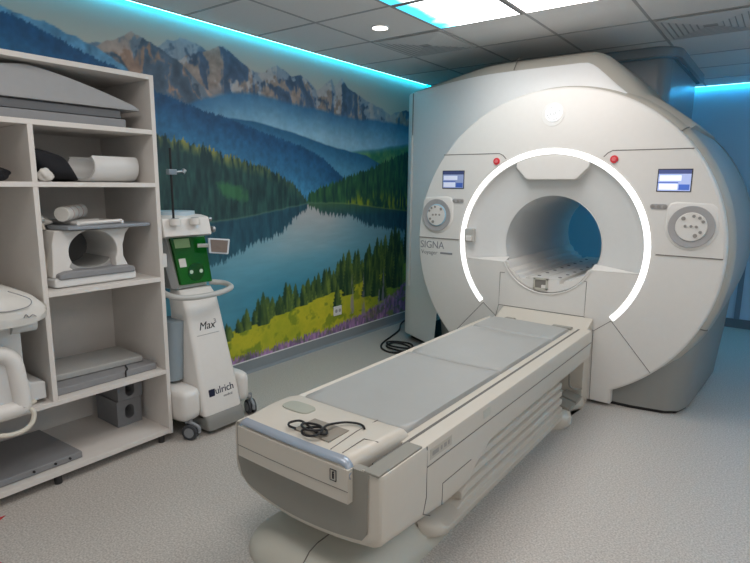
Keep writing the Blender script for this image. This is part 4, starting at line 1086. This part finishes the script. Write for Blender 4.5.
g = G(); g.loft([[(-2.95+.10*math.cos(2*PI*i/20), 1.84+.075*math.sin(2*PI*i/20)+dy, z_) for i in range(20)] for z_, dy in ((.32, 0), (.6, .02), (.66, .03), (.68, .03))]); g.build('fluid_tank', M['greydoor'], ic, angle=60)
G().box(-3.14, -2.95, 1.80, 2.24, .07, .30).build('chassis', M['foot'], ic, bevel=.02)
def caster(x, y_, a):
    d = Vector((math.cos(a), math.sin(a), 0)); n = Vector((-math.sin(a), math.cos(a), 0)); c = Vector((x, y_, .048))
    cs = G(); cs.cyl(c-n*.026, c-n*.006, .048, n=28); cs.cyl(c+n*.006, c+n*.026, .048, n=28); w_ = cs.build('caster_wheel', M['tyre'], ic, bevel=.006)
    h = G(); h.cyl(c-n*.029, c-n*.026, .030, n=24); h.cyl(c+n*.026, c+n*.029, .030, n=24); h.cyl(c-n*.006, c+n*.006, .014, n=12); h.build('hub', M['wheel'], w_)
    f = G(); f.tube([c+d*.052-n*0+Vector((0, 0, -.005)), c+d*.05+Vector((0, 0, .03)), c+Vector((0, 0, .054)), c-d*.03+Vector((0, 0, .055))], .010, 8, smooth=4); f.cyl(c+Vector((0, 0, .05)), c+Vector((0, 0, .09)), .012, n=12); f.build('caster_fork', M['wheel'], w_)
caster(-2.70, 1.805, .5); caster(-2.72, 2.275, -.3); caster(-3.08, 1.83, .2); caster(-3.08, 2.24, 1.0)
G().tube([(-2.78, 2.20, .13), (-2.73, 2.25, .125), (-2.72, 2.275, .115)], .018, 10).build('caster_arm', M['body'], ic)
G().tube([(-2.76, 1.83, .12), (-2.71, 1.805, .11)], .018, 10).build('caster_arm', M['body'], ic)
# handle bar
G().tube([(-3.02, 1.80, .98), (-2.98, 1.785, .93), (-2.90, 1.775, .885), (-2.79, 1.785, .855), (-2.735, 1.85, .845), (-2.72, 1.95, .842), (-2.72, 2.06, .845), (-2.735, 2.15, .856), (-2.78, 2.195, .862), (-2.86, 2.20, .872), (-2.92, 2.14, .88)], .017, 12, smooth=5).build('handle_bar', mat('pale_grey_handle', '#bfc0bd', .4), ic)
# upper housing frame
g = G(); g.loft(quad_col([(.86, -3.06, -2.945, 1.90, 2.15), (1.19, -3.10, -2.965, 1.85, 2.12)])); g.build('upper_housing', M['white2'], ic, angle=50)
g = G()
g.poly([(-2.93, 1.875, .87), (-2.90, 1.91, .87), (-2.955, 1.865, 1.19), (-2.99, 1.83, 1.19), (-3.06, 1.875, .87), (-3.06, 1.91, .87), (-3.10, 1.865, 1.19), (-3.10, 1.83, 1.19)], [(0, 1, 2, 3), (4, 7, 6, 5), (0, 3, 7, 4), (1, 5, 6, 2), (0, 4, 5, 1), (3, 2, 6, 7)])
g.build('side_frame', M['body'], ic)
gm = mat('green_tinted_plastic', '#0f8a1c', .08, trans=.55, coat=.5)
D = [Vector((-2.93, 1.925, .885)), Vector((-2.92, 2.145, .885)), Vector((-2.945, 2.12, 1.175)), Vector((-2.955, 1.885, 1.175))]
nrm = Vector((1, -.05, .05)).normalized()*.03
g = G(); rings = [[p for p in D], [p+nrm for p in D]]
g.loft(rings); dr = g.build('green_door', gm, ic, bevel=.006)
def on_door(s, t_): return D[0]*(1-s)*(1-t_)+D[1]*s*(1-t_)+D[2]*s*t_+D[3]*(1-s)*t_+nrm*1.03
def dquad(name, s0, s1, t0, t1, m, h=.002):
    q = [on_door(s0, t0), on_door(s1, t0), on_door(s1, t1), on_door(s0, t1)]; n_ = nrm.normalized()*h
    return G().loft([q, [p+n_ for p in q]]).build(name, m, dr, smooth=False)
dquad('door_label', .08, .28, .38, .56, M['cloth']); dquad('door_notice', .06, .5, .78, .97, mat('pale_green_label', '#9fc08a', .6))
for s in (.38, .68):
    p = on_door(s, .26); G().cyl(p-nrm*.1, p+nrm*.15, .012, n=14).build('door_knob', mat('glossy_dot', '#cfe3cf', .2), dr)
g = G(); p = on_door(.53, .25); g.cyl(p-nrm*.3, p+nrm*.1, .055, n=24); g.build('pump_cover', mat('dark_green', '#0a4a16', .25), dr)
# head with two cups
g = G(); hd = [(1.19, -3.08, -2.80, 1.765, 2.075), (1.20, -3.09, -2.79, 1.76, 2.08), (1.30, -3.09, -2.81, 1.76, 2.075), (1.315, -3.05, -2.84, 1.79, 2.04)]
g.loft([[(xb, y0, z_), (xf, y0, z_), (xf, y1, z_), (xb, y1, z_)] for z_, xb, xf, y0, y1 in hd]); g.build('head_unit', M['white'], ic, bevel=.008)
G().loft([[(-2.95+.12*math.cos(2*PI*i/24), 1.93+.12*math.sin(2*PI*i/24), z_) for i in range(24)] for z_ in (1.31, 1.335)]).build('top_tray', mat('pale_blue_plastic', '#b9cdd8', .4), ic)
for y_ in (1.825, 1.955):
    c = G(); c.cyl((-2.78, y_, 1.262), (-2.78, y_, 1.30), .030, n=22); h = c.build('holder_cup', M['white'], ic, bevel=.004)
    G().cyl((-2.78, y_, 1.298), (-2.78, y_, 1.302), .022, n=20).build('cup_inner', M['body'], h)
G().cyl((-2.80, 2.085, 1.225), (-2.80, 2.10, 1.225), .02, n=16).build('side_port', M['metal'], ic)
G().cyl((-2.82, 2.075, 1.285), (-2.82, 2.095, 1.285), .014, n=16).build('side_port', M['metal'], ic)
pole = G().cyl((-2.79, 1.822, 1.27), (-2.79, 1.822, 1.69), .0065, n=12).build('pole', M['black'], ic)
g = G(); g.box(-2.805, -2.775, 1.80, 1.85, 1.545, 1.575); g.cyl((-2.79, 1.85, 1.56), (-2.79, 1.895, 1.565), .007, n=10); g.cyl((-2.79, 1.895, 1.555), (-2.79, 1.91, 1.575), .013, n=12); g.build('pole_clamp', M['metal'], pole, bevel=.002)
# small tilted display on the right
q = [Vector((-2.84, 2.085, 1.075)), Vector((-2.80, 2.20, 1.06)), Vector((-2.80, 2.215, 1.155)), Vector((-2.84, 2.08, 1.17))]
n_ = Vector((1, -.35, .1)).normalized()*.014
dsp = G().loft([q, [p+n_ for p in q]]).build('display', mat('display_frame', '#d5d9de', .4), ic, bevel=.006)
cq = sum(q, Vector())/4; qi = [cq+(p-cq)*.80+n_*1.04 for p in q]
G().loft([qi, [p+n_*.1 for p in qi]]).build('display_screen', mat('brownish_screen', '#7d7068', .3), dsp)
G().tube([(-2.9, 2.05, 1.12), (-2.85, 2.12, 1.12)], .012, 8).build('display_arm', M['white'], ic)
G().box(-2.90, -2.84, 1.745, 1.80, 1.02, 1.10).build('side_connector', M['white'], ic, bevel=.006)
G().tube([(-2.87, 1.78, 1.03), (-2.86, 1.76, .98), (-2.88, 1.79, .92)], .012, 8, smooth=4).build('side_hose', M['cable'], ic)
# lettering on the column, which leans back
def col_pt(y_, z_):
    zs = [.10, .25, .5, .72, .80]; xf = [-2.665, -2.70, -2.765, -2.825, -2.85]
    return Vector((float(np.interp(z_, zs, xf)), y_, z_))
def col_text(body, size, y_, z_, m, shear=0):
    p = col_pt(y_, z_); q_ = col_pt(y_, z_+.04); d = (q_-p).normalized()
    return text('lettering', body, size, p+Vector((.001, 0, 0)), (0, 1, 0), d, m, ic, shear=shear, ext=.001)
col_text("Max", .068, 1.96, .615, M['textdark'], .35); col_text("3", .04, 2.075, .64, M['text'])
col_text("ulrich", .062, 1.985, .225, mat('navy_print', '#15203f', .6))
col_text("medical", .022, 2.04, .195, M['text'])
p = col_pt(1.965, .235); G().box(p.x-.004, p.x+.004, 1.94, 1.98, .215, .262).build('logo_square', mat('navy_logo', '#15203f', .6), ic)
p = col_pt(2.05, .585); g = G(); g.tube([(p.x+.001, 1.94, .585), (p.x+.001, 2.10, .585)], .0015, 6); g.build('lettering_line', M['text'], ic)

# ================================================================== SMALL THINGS
t = thing('wall_socket', (XW, 3.87, .28), 'small white socket plate on the mural meadow near floor', 'socket')
G().box(XW, XW+.012, 3.82, 3.93, .275, .365).build('plate', M['trimw'], t, bevel=.003)
for y_ in (3.85, 3.90): G().cyl((XW+.012, y_, .32), (XW+.014, y_, .32), .017, n=18).build('outlet', mat('socket_grey', '#a9a9a9', .6), t)
# floor cables by the scanner
g = G(); z = .009
g.tube([(-3.30, 5.0, .02), (-3.26, 4.85, z), (-3.13, 4.62, z), (-3.06, 4.40, z), (-3.0, 4.18, z), (-2.95, 4.06, z), (-2.87, 3.97, z), (-2.76, 3.93, z), (-2.65, 3.97, z+.008), (-2.64, 4.10, z), (-2.75, 4.20, z), (-2.88, 4.18, z+.01), (-2.90, 4.08, z), (-2.80, 4.0, z+.012), (-2.68, 4.03, z), (-2.66, 4.14, z+.01), (-2.76, 4.27, z), (-2.90, 4.25, z), (-2.94, 4.14, z+.012), (-2.84, 4.06, z+.014), (-2.70, 4.09, z+.01), (-2.62, 4.18, z), (-2.5, 4.16, z), (-2.42, 4.13, z), (-2.3, 4.12, z)], .009, 8, smooth=6)
tag(g.build('floor_cable', M['black']), 'black cable lying in loops on the floor by the scanner left corner', 'cable')
# red floor sticker at the picture's lower left corner
g = G(); c = Vector((-2.618, .516, 0)); pts = []
for k in range(10):
    a = 2*PI*k/10+math.radians(33); r = .32 if k % 2 == 0 else .13; pts.append((c.x+r*math.cos(a), c.y+r*math.sin(a)))
g.prism(pts, 2, .0005, .003); tag(g.build('floor_sticker', M['redpaint'], smooth=False), 'red star-shaped floor sticker cut by the lower left picture edge', 'sticker')
